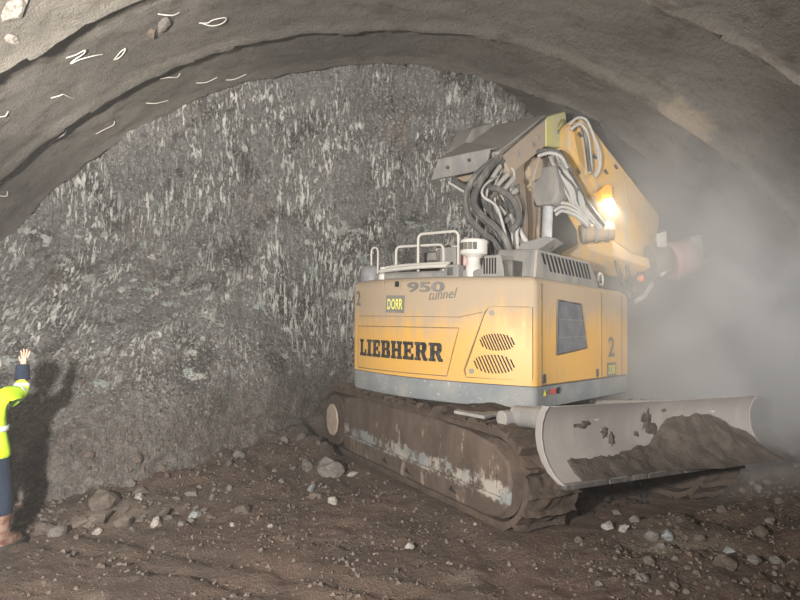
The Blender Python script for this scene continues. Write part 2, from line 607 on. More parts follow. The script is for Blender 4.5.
# ------------------------------------------------------------------ wires on the lining
WIRE = simple('bare_wire', (0.62, 0.59, 0.53), (0.5, 0.47, 0.42), rough=0.6)
wires = [
    ([(66, 58), (74, 52), (84, 47), (82, 51), (72, 58), (70, 61), (78, 57), (92, 53), (102, 54)], 'looped pale wire curled like a knot on the shotcrete vault'),
    ([(114, 60), (119, 49), (124, 46), (121, 53), (116, 59)], 'pale hooked wire standing beside the knotted loop'),
    ([(51, 98), (58, 93), (62, 92), (68, 95), (75, 98)], 'pale bent wire shaped like a chevron below the knotted loop'),
    ([(158, 14), (166, 12), (173, 12), (179, 12)], 'pale wire end beside the dark knob at top of vault'),
    ([(199, 23), (207, 20), (213, 17), (225, 15), (222, 20), (212, 23), (202, 23)], 'pale wire bent to a flat triangle high on the vault'),
    ([(0, 117), (4, 113), (8, 111)], 'short pale wire at the picture edge under outer vault ring'),
    ([(48, 145), (54, 138), (62, 132), (66, 130)], 'pale straight wire slanting up the second vault ring'),
    ([(160, 79), (168, 75), (176, 75), (180, 73)], 'thin pale wire on the smooth ring above the rock face'),
    ([(146, 103), (155, 101), (168, 100)], 'thin pale wire lying level above the rock face edge'),
    ([(96, 134), (104, 127), (112, 123), (114, 121)], 'thin pale wire rising by the rock face edge'),
    ([(196, 83), (206, 80), (217, 77)], 'faint wire on the lip of the innermost vault ring'),
    ([(0, 183), (4, 180), (9, 177)], 'upper of two short wires low at the vault edge'),
    ([(0, 196), (5, 194), (7, 191)], 'lower of two short wires low at the vault edge'),
    ([(226, 80), (234, 77), (246, 74)], 'faint wire over the top edge of the rock face'),
]
for P, lab in wires:
    q = []
    for i, (u, v) in enumerate(P):
        p, nn = on_lining(u, v)
        if nn.dot(p - V((0, 0, CAM_H))) > 0:
            nn = -nn
        off = 0.006 if i in (0, len(P) - 1) else 0.04
        q.append(p + nn * off)
    p0, n0 = on_lining(*P[0])
    q[0] = p0
    w = MB().tube(q, 0.0065, 6).build('wire', WIRE)
    tag(w, lab, 'wire', 'bare wires sticking out of the shotcrete')

# knob and pale slabs on the vault
def rock_mesh(seed, sx=1, sy=1, sz=1, sub=3, rough=0.28):
    bm = bmesh.new()
    bmesh.ops.create_icosphere(bm, subdivisions=sub, radius=1)
    o = V((seed * 7.3, seed * 3.1, seed * 1.7))
    planes = []
    rnd = random.Random(seed)
    for _ in range(13):
        d = V((rnd.uniform(-1, 1), rnd.uniform(-1, 1), rnd.uniform(-1, 1))).normalized()
        planes.append((d, rnd.uniform(0.5, 0.85)))
    for v in bm.verts:
        p = v.co.copy()
        for d, k in planes:
            e = p.dot(d) - k
            if e > 0:
                p -= d * e * 0.97
        p *= 1 + rough * noise.fractal(v.co * 1.3 + o, 1, 2, 4)
        v.co = V((p.x * sx, p.y * sy, p.z * sz))
    me = bpy.data.meshes.new('rock')
    for f in bm.faces:
        f.smooth = False
    bm.to_mesh(me)
    bm.free()
    return me


def stick_on(u, v, name, mat, seed, size, lab, cat, sq=(1, 1, 0.5)):
    p, nn = on_lining(u, v)
    if nn.dot(p - V((0, 0, CAM_H))) > 0:
        nn = -nn
    me = rock_mesh(seed, *sq)
    me.materials.append(mat)
    o = bpy.data.objects.new(name, me)
    COL.objects.link(o)
    o.rotation_mode = 'QUATERNION'
    o.rotation_quaternion = V((0, 0, 1)).rotation_difference(nn)
    o.scale = (size,) * 3
    o.location = p + nn * size * 0.1
    return tag(o, lab, cat)


stick_on(163, 22, 'stone', STONE_GREY, 61, 0.14, 'grey stone knob bulging from the shotcrete vault beside a wire', 'rock', (1, 0.7, 0.7))
stick_on(152, 33, 'stone', STONE_BROWN, 62, 0.10, 'dark brown lump under the grey stone knob on the vault', 'rock', (1, 0.6, 0.6))
stick_on(14, 8, 'stone', STONE_PALE, 63, 0.20, 'pale slab stuck at the bright upper corner of the vault', 'rock', (1, 0.6, 0.25))
stick_on(13, 38, 'stone', STONE_PALE, 64, 0.11, 'small pale slab below the other slab in the bright vault corner', 'rock', (0.6, 1, 0.25))

# ================================================================== THE EXCAVATOR
CX, CY = 1.4479, 8.8456
TU, TC = math.radians(38.991), math.radians(29.6183)
exc = empty('excavator', (CX, CY, 0))
tag(exc, 'yellow tunnel excavator on muddy crawler tracks with dozer blade and raised folded boom', 'excavator')
LEAN = Matrix(((1, 0, 0, 0), (0, 1, 0, 0), (-0.0276, -0.0166, 1, 0), (0, 0, 0, 1)))      # the ground under the tracks falls away slightly
ROOT = Matrix.Translation((CX, CY, 0)) @ LEAN
RINV = ROOT.inverted()


def basis(xa, ya):
    return Matrix(((xa[0], ya[0], 0, 0), (xa[1], ya[1], 0, 0), (0, 0, 1, 0), (0, 0, 0, 1)))


UP = basis((math.cos(TU), -math.sin(TU)), (math.sin(TU), math.cos(TU)))      # x right, y ahead of the cab
UC = basis((math.cos(TC), math.sin(TC)), (math.sin(TC), -math.cos(TC)))      # x across, y towards the blade
UPI = UP.inverted()


def U(u, v, Y):
    """a photographed point in the upper structure's own frame"""
    return UPI @ (RINV @ at(u, v, Y))


def ub(mb, name, mat, parent=exc, **k):
    return mb.build(name, mat, parent, LEAN @ UP, **k)


def cb(mb, name, mat, parent=exc, **k):
    return mb.build(name, mat, parent, LEAN @ UC, **k)


# ---- plan outline of the upper structure
def rear_y(x):
    return -1.85 + 0.29 * (x / 1.35) ** 2


def plan(inset=0.0, front=1.42, y_from=None):
    P = [(1.35, front)]
    xr, xl = 1.35, -1.50
    # right rear corner, small radius
    yc = rear_y(1.27)
    for k in range(6):
        a = k / 5 * (PI / 2) * 0.78
        r = 0.09
        P.append((xr - r + r * math.cos(a), yc + 0.085 - r * math.sin(a)))
    for k in range(25):
        x = 1.24 - (1.24 + 1.20) * k / 24
        P.append((x, rear_y(x)))
    c = (-1.36, rear_y(-1.36) + 0.14)
    P += [(-1.26, rear_y(-1.26)), (-1.32, rear_y(-1.32))]
    for k in range(1, 9):
        a = k / 8 * PI / 2
        P.append((c[0] - 0.14 * math.sin(a), c[1] - 0.14 * math.cos(a)))
    P.append((xl, front))
    if inset:
        n = len(P)
        Q = []
        for i in range(n):
            a, b, c2 = V((*P[i - 1], 0)), V((*P[i], 0)), V((*P[(i + 1) % n], 0))
            d1, d2 = (b - a).normalized(), (c2 - b).normalized()
            n1, n2 = V((-d1.y, d1.x, 0)), V((-d2.y, d2.x, 0))
            nn = (n1 + n2).normalized()
            k = inset / max(0.35, nn.dot(n1))
            q = b - nn * k * 1
            Q.append((q.x, q.y))
        # keep the inward side
        if abs(Q[3][0]) > abs(P[3][0]):
            Q = [(2 * p[0] - q[0], 2 * p[1] - q[1]) for p, q in zip(P, Q)]
        return Q
    return P


def ring(z, inset=0.0):
    return [V((x, y, z)) for x, y in plan(inset)]


m = MB()
m.loft([ring(1.385, 0.03), ring(1.385), ring(2.50), ring(2.555, 0.012), ring(2.595, 0.04), ring(2.615, 0.085), ring(2.62, 0.14)])
body = ub(m, 'counterweight', YELLOW)
m = MB()
m.loft([ring(1.115, 0.05), ring(1.13, 0.02), ring(1.17, 0.008), ring(1.25, 0.004), ring(1.375, 0.004), ring(1.38, 0.02)])
skirt = ub(m, 'skirt', SKIRT)


def rp(x, z, off=0.006):
    d = V((-2 * 0.29 * x / 1.35 ** 2, 1, 0)).normalized()
    return V((x, rear_y(x), z)) - V((d.x, d.y, 0)) * off


def sp(y, z, off=0.006):
    return V((1.35 + off, y, z))


def seam_rear(pts, w=0.012, off=0.003, close=True):
    m = MB()
    P = []
    n = len(pts)
    for i in range(n if close else n - 1):
        a, b = pts[i], pts[(i + 1) % n]
        for s in range(8):
            t = s / 8
            P.append((a[0] + (b[0] - a[0]) * t, a[1] + (b[1] - a[1]) * t))
    P.append(pts[0] if close else pts[-1])
    m.tube([rp(x, z, off) for x, z in P], w / 2, 5, False)
    return m


def text_mesh(body_txt, bold=0.0, shear=0.0):
    cu = bpy.data.curves.new('lettering', 'FONT')
    cu.body = body_txt
    cu.offset = bold
    cu.shear = shear
    cu.resolution_u = 3
    ob = bpy.data.objects.new('lettering', cu)
    COL.objects.link(ob)
    dg = bpy.context.evaluated_depsgraph_get()
    me = bpy.data.meshes.new_from_object(ob.evaluated_get(dg))
    vs = [v.co.copy() for v in me.vertices]
    fs = [tuple(p.vertices) for p in me.polygons]
    bpy.data.objects.remove(ob)
    bpy.data.curves.remove(cu)
    bpy.data.meshes.remove(me)
    x0, x1 = min(v.x for v in vs), max(v.x for v in vs)
    y0, y1 = min(v.y for v in vs), max(v.y for v in vs)
    return [((v.x - x0) / (x1 - x0), (v.y - y0) / (y1 - y0)) for v in vs], fs


def text_on(surf, txt, a0, a1, z0, z1, name, mat, parent, bold=0.0, shear=0.0, off=0.006, slope=0.0):
    uv, fs = text_mesh(txt, bold, shear)
    m = MB()
    m.add([surf(a0 + (a1 - a0) * u, z0 + (z1 - z0) * v + slope * u, off) for u, v in uv], fs)
    o = m.build(name, mat, parent, LEAN @ UP, smooth=False)
    return o


# ---- big block lettering
def rect(x0, x1, y0, y1):
    return [(x0, y0), (x1, y0), (x1, y1), (x0, y1)]


GL = {
    'L': (0.92, [rect(.12, .46, 0, 1), rect(0, .58, .84, 1), rect(0, 1, 0, .2), rect(.76, 1, .2, .40)]),
    'I': (0.66, [rect(.24, .76, 0, 1), rect(0, 1, .84, 1), rect(0, 1, 0, .16)]),
    'E': (0.94, [rect(.12, .46, 0, 1), rect(0, .96, .81, 1), rect(0, 1, 0, .19), rect(.46, .74, .41, .59), rect(.76, .96, .66, .81), rect(.78, 1, .19, .35), rect(.62, .76, .34, .66)]),
    'B': (1.0, [rect(.1, .44, 0, 1), rect(0, .84, .83, 1), rect(0, .88, 0, .17), rect(.44, .84, .43, .58),
                [(.60, .5), (.84, .52), (.95, .62), (.95, .90), (.84, 1), (.60, .9)], [(.62, .1), (.88, 0), (1, .12), (1, .40), (.88, .52), (.62, .5)]]),
    'H': (1.08, [rect(.08, .38, 0, 1), rect(.62, .92, 0, 1), rect(0, .46, .84, 1), rect(.54, 1, .84, 1), rect(0, .46, 0, .16), rect(.54, 1, 0, .16), rect(.38, .62, .41, .59)]),
    'R': (1.06, [rect(.1, .42, 0, 1), rect(0, .80, .83, 1), rect(0, .50, 0, .16), rect(.42, .80, .42, .58),
                 [(.58, .5), (.80, .46), (.92, .58), (.92, .88), (.80, 1), (.58, .9)], [(.46, .46), (.76, .46), (.92, .16), (1, .16), (1, 0), (.70, 0)]]),
}
word = 'LIEBHERR'
gap = 0.09
tot = sum(GL[c][0] for c in word) + gap * (len(word) - 1)
X0, X1, Z0, Z1 = -1.262, 0.285, 1.588, 1.812
m = MB()
cur = 0.0
for c in word:
    w, polys = GL[c]
    for P in polys:
        q = [(X0 + (X1 - X0) * (cur + w * px) / tot, Z0 + 0.012 * (cur / tot) + (Z1 - Z0) * py) for px, py in P]
        m.add([rp(x, z, 0.011) for x, z in q], [tuple(range(len(q)))])
    cur += w + gap
ub(m, 'lettering', LETTER, body, smooth=False)

text_on(rp, '950', -0.25, 0.31, 2.425, 2.555, 'model_number', LETTER_GREY, body, 0.035, 0, 0.012)
text_on(rp, 'tunnel', 0.09, 0.475, 2.33, 2.45, 'script', LETTER_GREY, body, 0.0, 0.35, 0.012, 0.03)
text_on(rp, '2', -1.385, -1.265, 2.27, 2.475, 'fleet_number', LETTER_GREY, body, 0.02, 0, 0.012)
m = MB()
q = [(-0.655, 2.175), (-0.31, 2.17), (-0.295, 2.39), (-0.635, 2.395)]
m.add([rp(x, z, 0.006) for x, z in q], [(0, 1, 2, 3)])
bd = ub(m, 'badge', BADGE, smooth=False)
bd['label'] = 'grey badge with yellow letters'
text_on(rp, 'DORR', -0.615, -0.335, 2.215, 2.35, 'badge_letters', BADGE_TXT, bd, 0.012, 0.08, 0.010)
# cover plate behind the name and the belt line above
cpl = seam_rear([(-1.335, 1.42), (0.335, 1.437), (0.492, 2.007), (-1.335, 1.986)])
ub(cpl, 'cover_seam', SEAM, body)
ub(seam_rear([(-1.30, 2.125), (0.50, 2.135), (0.78, 2.20)], 0.008, 0.002, False), 'belt_seam', SEAM, body)
# hatch with its two louvred openings
hq = [(0.585, 1.447), (1.31, 1.457), (1.31, 2.262), (0.855, 2.255), (0.81, 2.20), (0.56, 1.52)]
m = MB()
hs = []
NS = 8
for i in range(NS + 1):
    row = []
    zt = i / NS
    zz = 1.447 + (2.262 - 1.447) * zt
    xl_ = 0.575 + (0.815 - 0.575) * min(1, max(0, (zz - 1.5) / 0.7)) + (0.04 if i == NS else 0) + (0.012 if i == 0 else 0)
    for j in range(9):
        row.append((xl_ + (1.31 - xl_) * j / 8, zz))
    hs.append(row)
vv = [rp(x, z, 0.016) for r in hs for x, z in r]
ff = [(i * 9 + j, i * 9 + j + 1, (i + 1) * 9 + j + 1, (i + 1) * 9 + j) for i in range(NS) for j in range(8)]
m.add(vv, ff)
edge = [i for i in range(9)] + [(i * 9 + 8) for i in range(1, NS + 1)] + [NS * 9 + j for j in range(7, -1, -1)] + [i * 9 for i in range(NS - 1, 0, -1)]
base = len(m.v)
allp = [p for r in hs for p in r]
m.v += [rp(*allp[i], -0.01) for i in edge]
m.f += [(edge[k], edge[(k + 1) % len(edge)], base + (k + 1) % len(edge), base + k) for k in range(len(edge))]
hatch = ub(m, 'hatch', YELLOW)
ub(seam_rear(hq, 0.02, 0.002), 'hatch_seam', SEAM, hatch)
m = MB()
for (cx_, cz_, hw, hh) in ((0.94, 1.862, 0.185, 0.095), (0.905, 1.612, 0.22, 0.105)):
    nslot = 12
    for k in range(nslot):
        f = -1 + 2 * (k + 0.5) / nslot
        x = cx_ + f * hw
        h = hh * math.sqrt(max(0.06, 1 - abs(f) ** 2.6)) * 0.98
        w = 0.0085
        lean = 0.045 * h / 0.1
        skew = 0.02 * f
        q = [(x - w + lean, cz_ - h + skew), (x + w + lean, cz_ - h + skew), (x + w - lean, cz_ + h + skew), (x - w - lean, cz_ + h + skew)]
        m.add([rp(a, b, 0.019) for a, b in q], [(0, 1, 2, 3)])
ub(m, 'louvre', BLACK, hatch, smooth=False)
for (x, z) in ((0.885, 2.19), (0.652, 1.517)):
    c, nn = rp(x, z, 0.016), rp(x, z, 0.03) - rp(x, z, 0.0)
    lk = MB().cyl(c, c + nn * 0.35, 0.03, 16)
    lo = ub(lk, 'lock', GREY_DUST, hatch)
    ub(MB().cyl(c + nn * 0.35, c + nn * 0.5, 0.014, 12), 'keyhole', BLACK, lo) if False else None
# lifting pocket
m = MB()
m.add([rp(a, b, 0.008) for a, b in ((-0.47, 2.50), (-0.40, 2.50), (-0.40, 2.57), (-0.47, 2.57))], [(0, 1, 2, 3)])
ub(m, 'lifting_pocket', BLACK, body, smooth=False)
for x in (-0.70, -0.38):
    ub(MB().tube([rp(x, 2.46, 0.004), rp(x, 2.58, 0.004)], 0.009, 6, False), 'pocket_rib', YELLOW, body)

# ---- right flank
m = MB()
for yv, z0, z1 in ((-1.44, 1.39, 2.54), (0.375, 1.39, 2.54), (1.16, 1.39, 2.54)):
    m.tube([sp(yv, z0, 0.002), sp(yv, z1, 0.002)], 0.008, 5, False)
m.tube([sp(-1.44, 1.392, 0.002), sp(1.4, 1.392, 0.002)], 0.007, 5, False)
ub(m, 'flank_seam', SEAM, body)
m = MB()
q = [(-1.05, 1.73), (-0.155, 1.80), (-0.345, 2.355), (-1.02, 2.372)]
m.prism([sp(a, b, 0.0) for a, b in q], (0.008, 0, 0))
gr = ub(m, 'window_grille', GRILLE)
m = MB()
fr = q + [q[0]]
for a, b in zip(fr, fr[1:]):
    m.tube([sp(*a, 0.008), sp(*b, 0.008)], 0.012, 6, False)
ub(m, 'grille_rim', DARK_STEEL, gr)
m = MB()
for zz in (1.94, 2.15):
    m.tube([sp(-1.03, zz - 0.01, 0.009), sp(-0.21 - (zz - 1.94) * 0.35, zz, 0.009)], 0.006, 5, False)
ub(m, 'grille_bar', GREY_DUST, gr)
text_on(sp, '2', 0.62, 0.86, 1.665, 1.945, 'fleet_number', LETTER_GREY, body, 0.02, 0, 0.008)
m = MB()
m.add([sp(a, b, 0.006) for a, b in ((0.575, 1.385), (0.925, 1.385), (0.925, 1.585), (0.575, 1.585))], [(0, 1, 2, 3)])
bd2 = ub(m, 'badge', BADGE, smooth=False)
bd2['label'] = 'grey badge with yellow letters'
text_on(sp, 'DORR', 0.62, 0.885, 1.425, 1.55, 'badge_letters', BADGE_TXT, bd2, 0.012, 0.08, 0.010)
for yv in (-1.38, 0.22):
    ub(MB().prism([sp(yv - 0.035, 1.41, 0), sp(yv + 0.035, 1.41, 0), sp(yv + 0.035, 1.515, 0), sp(yv - 0.035, 1.515, 0)], (0.012, 0, 0)), 'door_latch', DARK_STEEL, bevel=0.004)
m = MB()
m.add([sp(a, b, 0.012) for a, b in ((-1.42, 1.27), (-1.33, 1.27), (-1.375, 1.345))], [(0, 1, 2)])
w = ub(m, 'warning_sticker', STICK_YEL, skirt, smooth=False)
m = MB()
m.add([sp(a, b, 0.012) for a, b in ((-1.25, 1.28), (-1.08, 1.28), (-1.08, 1.34), (-1.25, 1.34))], [(0, 1, 2, 3)])
ub(m, 'red_sticker', RED, skirt, smooth=False)
m = MB()
m.add([sp(-1.0 + 0.05 * math.cos(k * PI / 3), 1.31 + 0.045 * math.sin(k * PI / 3), 0.012) for k in range(6)], [tuple(range(6))])
ub(m, 'hexagon_sticker', LETTER, skirt, smooth=False)

# ---- things standing on the roof of the upper structure
m = MB()
m.prism([(-1.15, -1.45, 2.61), (0.95, -1.45, 2.61), (1.0, 0.9, 2.61), (-0.5, 0.9, 2.61), (-0.5, 0.2, 2.61), (-1.15, 0.2, 2.61)], (0, 0, 0.12))
bon = ub(m, 'engine_bonnet', GREY_DUST, bevel=0.04)
T = 2.72


def rail(P, name='handrail', r=0.019, mat=RAIL):
    return ub(MB().tube(P, r, 10, False), name, mat)


def hoop(x0, x1, y0, y1, zt, r=0.07, zb=T):
    P = [V((x0, y0, zb))]
    for k in range(5):
        a = k / 4 * PI / 2
        P.append(V((x0 + r * (1 - math.cos(a)), y0, zt - r + r * math.sin(a))))
    for k in range(5):
        a = k / 4 * PI / 2
        P.append(V((x1 - r * (1 - math.sin(a)), y1, zt - r + r * math.cos(a))))
    P.append(V((x1, y1, zb)))
    return P


hr = rail(hoop(-0.44, 0.195, -1.38, -1.38, 3.225))
hr['label'] = 'taller handrail hoop'
rail(hoop(-0.85, -0.10, -1.34, -1.28, 3.085))
rail(hoop(-0.60, 0.30, -0.75, -0.75, 3.13))
rail(hoop(-1.23, -1.11, -1.42, -1.42, 3.085, 0.058, 2.6), 'lifting_loop', 0.014)
lt = MB().tube([(-1.02, -1.47, 2.745), (-0.7, -1.52, 2.76), (-0.2, -1.55, 2.775), (0.15, -1.53, 2.775)], 0.028, 10)
ub(lt, 'roof_tube', RAIL)
lt = MB().tube([(-0.98, -1.40, 2.80), (-0.6, -1.44, 2.815), (0.1, -1.44, 2.82)], 0.02, 10)
ub(lt, 'roof_tube', RAIL)
m = MB()
m.lathe((-1.27, -1.36, 2.60), [(0.16, 0), (0.165, 0.10), (0.15, 0.19), (0.11, 0.235), (0.05, 0.25)], 18)
ub(m, 'lamp_dome', simple('smoky_plastic', (0.16, 0.165, 0.17), (0.22, 0.21, 0.2), rough=0.5))
m = MB()
m.lathe((-1.02, -1.40, 2.60), [(0.07, 0), (0.07, 0.1), (0.05, 0.12), (0.055, 0.2), (0.02, 0.22)], 14)
ub(m, 'filler_cap', WHITE_P)
# boxes behind the rails
m = MB().box(-0.16, 0.09, -1.28, -1.02, T, 3.045)
bx_ = ub(m, 'control_box', GREY_DUST, bevel=0.012)
m = MB().prism([(-0.86, -0.95, T), (-0.30, -0.95, T), (-0.36, -0.95, 3.06), (-0.62, -0.95, 3.06), (-0.72, -0.95, 3.0)], (0, 0.4, 0))
ub(m, 'pump_cover', DARK_STEEL, bevel=0.02)
m = MB().prism([(-0.60, -0.955, 2.93), (-0.44, -0.955, 2.93), (-0.46, -0.955, 3.03), (-0.58, -0.955, 3.03)], (0, -0.01, 0))
ub(m, 'pump_plate', GREY_DUST, bevel=0.004)
ub(MB().tube([(-0.8, -0.9, 2.86), (-0.3, -0.92, 2.9), (0.0, -0.9, 2.85)], 0.03, 8), 'pipe', DARK_STEEL)
m = MB()
m.lathe((0.12, -1.10, T), [(0.085, 0), (0.085, 0.26), (0.07, 0.31), (0.04, 0.33), (0.035, 0.40), (0.05, 0.41), (0.045, 0.45), (0.01, 0.47)], 18)
ub(m, 'red_canister', PINK)
m = MB().box(0.12, 0.31, -1.56, -1.40, 2.60, 2.785)
lb = ub(m, 'rear_lamp', GREY_DUST, bevel=0.012)
ub(MB().box(0.15, 0.24, -1.568, -1.556, 2.65, 2.75), 'lens', GLASS, lb, bevel=0.004)
# air precleaner
m = MB()
m.lathe((0.41, -1.36, T - 0.1), [(0.10, 0), (0.10, 0.16), (0.085, 0.18), (0.085, 0.25), (0.11, 0.275), (0.163, 0.30), (0.168, 0.31), (0.168, 0.46), (0.16, 0.475), (0.14, 0.485), (0.03, 0.49)], 28)
pc = ub(m, 'precleaner', WHITE_P)
m = MB()
for k in range(5):
    a = -2.3 + k * 0.34
    c = V((0.41 + 0.170 * math.cos(a), -1.36 + 0.170 * math.sin(a), T + 0.29))
    tdir = V((-math.sin(a), math.cos(a), 0)) * 0.026
    up = V((0, 0, 0.045))
    m.add([c - tdir - up, c + tdir - up, c + tdir + up, c - tdir + up], [(0, 1, 2, 3)])
ub(m, 'window_slot', DARK_STEEL, pc, smooth=False)
# louvred intake cover
m = MB()
m.prism([(0.57, -1.50, 2.61), (0.93, -1.50, 2.61), (0.86, -1.50, 2.885), (0.63, -1.50, 2.885)], (0, 0.42, 0))
ic = ub(m, 'intake_cover', GREY_DUST, bevel=0.02)
m = MB()
for k in range(5):
    x = 0.645 + k * 0.038
    m.box(x - 0.010, x + 0.010, -1.506, -1.499, 2.66, 2.85)
ub(m, 'louvre', BLACK, ic)
ub(MB().box(0.90, 1.02, -1.50, -1.1, 2.61, 2.82), 'bracket', DARK_STEEL, bevel=0.02)
# slotted side hood
m = MB()
A = [(1.20, -1.29, 2.60), (1.20, 0.70, 2.60), (1.20, 0.655, 2.73), (1.20, 0.37, 2.962), (1.20, -1.24, 2.962)]
B = [(0.55, -1.25, 2.60), (0.55, 0.70, 2.60), (0.55, 0.655, 2.75), (0.55, 0.37, 3.02), (0.55, -1.0, 3.02)]
m.loft([[V(p) for p in A], [V(p) for p in B]])
hood = ub(m, 'side_hood', GREY_DUST, bevel=0.025)
m = MB()
for k in range(13):
    y0 = -1.10 + k * 0.112
    y1 = y0 + 0.13
    w = 0.026
    zt, zb = 2.925, 2.725
    if k == 0:
        zb = 2.80
    f0 = 0.0
    m.prism([(1.2005, y0 - w, zt), (1.2005, y0 + w, zt), (1.2005, y0 + (y1 - y0) * (zt - zb) / 0.2 + w, zb), (1.2005, y0 + (y1 - y0) * (zt - zb) / 0.2 - w, zb)], (0.003, 0, 0))
ub(m, 'hood_slot', BLACK, hood)
# guard plate rising to the boom foot
m = MB()
m.prism([U(499, 263, 7.75), U(512, 257, 7.75), U(521, 243, 7.8), U(546, 236, 7.9), U(556, 238, 7.95), U(534, 252, 7.75), U(533, 276, 7.6), U(505, 274, 7.6)], (UPI.to_3x3() @ V((0.20, 0.35, -0.02))))
ub(m, 'boom_guard', GREY_DUST, bevel=0.012)
m = MB()
m.prism([U(534, 252, 7.78), U(556, 238, 7.98), U(553, 248, 8.1), U(548, 252, 8.1)], (UPI.to_3x3() @ V((0.05, 0.3, -0.05))))
ub(m, 'guard_flange', DARK_STEEL)
m = MB()
m.tube([U(519, 276, 7.4), U(523, 262, 7.4)], 0.03, 8)
m.tube([U(521, 262, 7.4), U(525, 257, 7.4)], 0.02, 8)
ub(m, 'strut', GREY_DUST)
# coupling clump at the front right of the roof
m = MB()
c = V((1.10, 1.0, 2.75))
m.tube([c + V((0, 0.09 * math.cos(a * PI / 8), 0.09 * math.sin(a * PI / 8) + 0.02)) for a in range(17)], 0.022, 8, False)
ub(m, 'hose_ring', RAIL)
ub(MB().box(1.02, 1.16, 0.72, 0.95, 2.61, 2.68).tube([(1.1, 0.7, 2.64), (1.12, 0.82, 2.74), (1.1, 0.93, 2.66)], 0.02), 'coupling', DARK_STEEL)
# cab at the front left
m = MB().prism([(-1.45, 0.25, 1.42), (-1.45, 1.85, 1.42), (-1.45, 2.05, 2.0), (-1.45, 1.8, 2.95), (-1.45, 0.25, 2.95)], (0.98, 0, 0))
cab = ub(m, 'cab', GREY_DUST, bevel=0.05)
m = MB()
m.prism([(-1.456, 0.45, 2.05), (-1.456, 1.85, 2.05), (-1.456, 1.65, 2.8), (-1.456, 0.45, 2.8)], (-0.004, 0, 0))
ub(m, 'side_window', GLASS, cab)
m = MB().prism([(-1.37, 2.055, 2.05), (-0.55, 2.055, 2.05), (-0.55, 1.85, 2.83), (-1.37, 1.85, 2.83)], (0, 0.004, 0.001))
ub(m, 'windscreen', GLASS, cab)
# slewing ring and front frame under the boom
ub(MB().cyl((0, 0, 0.92), (0, 0, 1.15), 0.85, 40), 'slewing_ring', DARK_STEEL)
m = MB().prism([(-0.38, -0.2, 1.4), (-0.38, 2.05, 1.4), (-0.38, 2.05, 2.0), (-0.38, 1.3, 2.75), (-0.38, -0.2, 2.75)], (0.9, 0, 0))
ub(m, 'boom_bracket', DARK_STEEL, bevel=0.03)

# ---- boom
def yz(P, x0, x1):
    return MB().prism([(x0, a, b) for a, b in P], (x1 - x0, 0, 0))


lower = ub(yz([(-0.15, 2.6), (0.75, 2.6), (0.72, 3.3), (0.80, 4.05), (0.62, 4.72), (0.25, 4.85), (-0.35, 4.30), (-0.40, 4.05), (-0.05, 3.4)], -0.22, 0.24), 'lower_boom', YELLOW_ARM, bevel=0.03)
# dusty web plates on the lower boom
ub(yz([(-0.05, 2.65), (0.18, 2.65), (0.06, 3.45), (-0.22, 4.1), (-0.38, 4.1), (-0.12, 3.4)], 0.24, 0.30), 'web_plate', GREY_DUST, lower, bevel=0.01)
ub(yz([(0.35, 2.6), (0.62, 2.6), (0.55, 3.4), (0.62, 4.2), (0.45, 4.65), (0.28, 4.4), (0.42, 3.6)], 0.24, 0.33), 'web_plate', YELLOW_ARM, lower, bevel=0.01)
# upper boom box
A_ = [(-0.75, 4.31), (0.57, 5.165), (0.95, 5.335), (0.95, 4.80), (0.57, 4.73), (-0.50, 4.07)]
upper = ub(yz([(-0.75, 4.31), (0.57, 5.165), (0.57, 4.73), (-0.50, 4.07)], -0.38, 0.45), 'upper_boom', YELLOW_ARM, bevel=0.025)
ub(yz([(0.571, 5.17), (1.25, 5.46), (1.30, 5.40), (1.30, 4.88), (0.60, 4.74), (0.571, 4.73)], -0.30, 0.455), 'boom_nose', LIME, upper, bevel=0.03)
# cover sheets over the top of the box
m = MB()
m.prism([(0.44, -0.78, 4.30), (0.44, 0.57, 5.18), (0.44, 0.57, 5.21), (0.44, -0.79, 4.335)], (-0.86, 0, 0))
ub(m, 'top_cover', GREY_DUST, upper, bevel=0.008)
m = MB()
m.tube([(0.452, -0.74, 4.30), (0.452, 0.57, 5.16)], 0.012, 6, False)
ub(m, 'cover_seam', DARK_STEEL, upper)
m = MB()
m.prism([(0.36, -0.90, 4.345), (-0.47, -0.90, 4.325), (-0.62, -0.86, 4.07), (0.16, -0.88, 4.10), (0.32, -0.89, 4.21)], (0, 0.05, 0.0))
fl = ub(m, 'end_flap', GREY_DUST, upper, bevel=0.01)
m = MB()
m.prism([(0.37, -0.90, 4.33), (-0.48, -0.90, 4.31), (-0.45, -0.2, 4.72), (0.37, -0.70, 4.40)], (0, 0, 0.03))
ub(m, 'flap_top', GREY_DUST, upper, bevel=0.008)
m = MB()
m.prism([(-0.42, -0.35, 4.60), (-0.42, 0.55, 5.12), (-0.42, 0.45, 5.22), (-0.42, -0.05, 4.98)], (-0.30, 0, 0))
ub(m, 'cylinder_guard', GREY_DUST, upper, bevel=0.02)
for (yy, zz) in ((-0.30, 4.42), (0.30, 4.80), (0.95, 5.05), (0.15, 4.66)):
    xo = 0.455 if yy > 0.6 else 0.45
    ub(MB().cyl((xo, yy, zz), (xo + 0.018, yy, zz), 0.035, 12), 'bolt', GREY_DUST, upper)
for (xx, zz) in ((-0.3, 4.2), (0.05, 4.25)):
    ub(MB().cyl((xx, -0.90, zz), (xx, -0.915, zz), 0.025, 12), 'bolt', DARK_STEEL, upper)
# under side of the upper boom and its rear link
ub(yz([(0.25, 4.15), (0.55, 4.70), (1.30, 4.86), (1.28, 4.55), (0.75, 4.35)], 0.02, 0.40), 'link_plate', YELLOW_ARM, bevel=0.02)
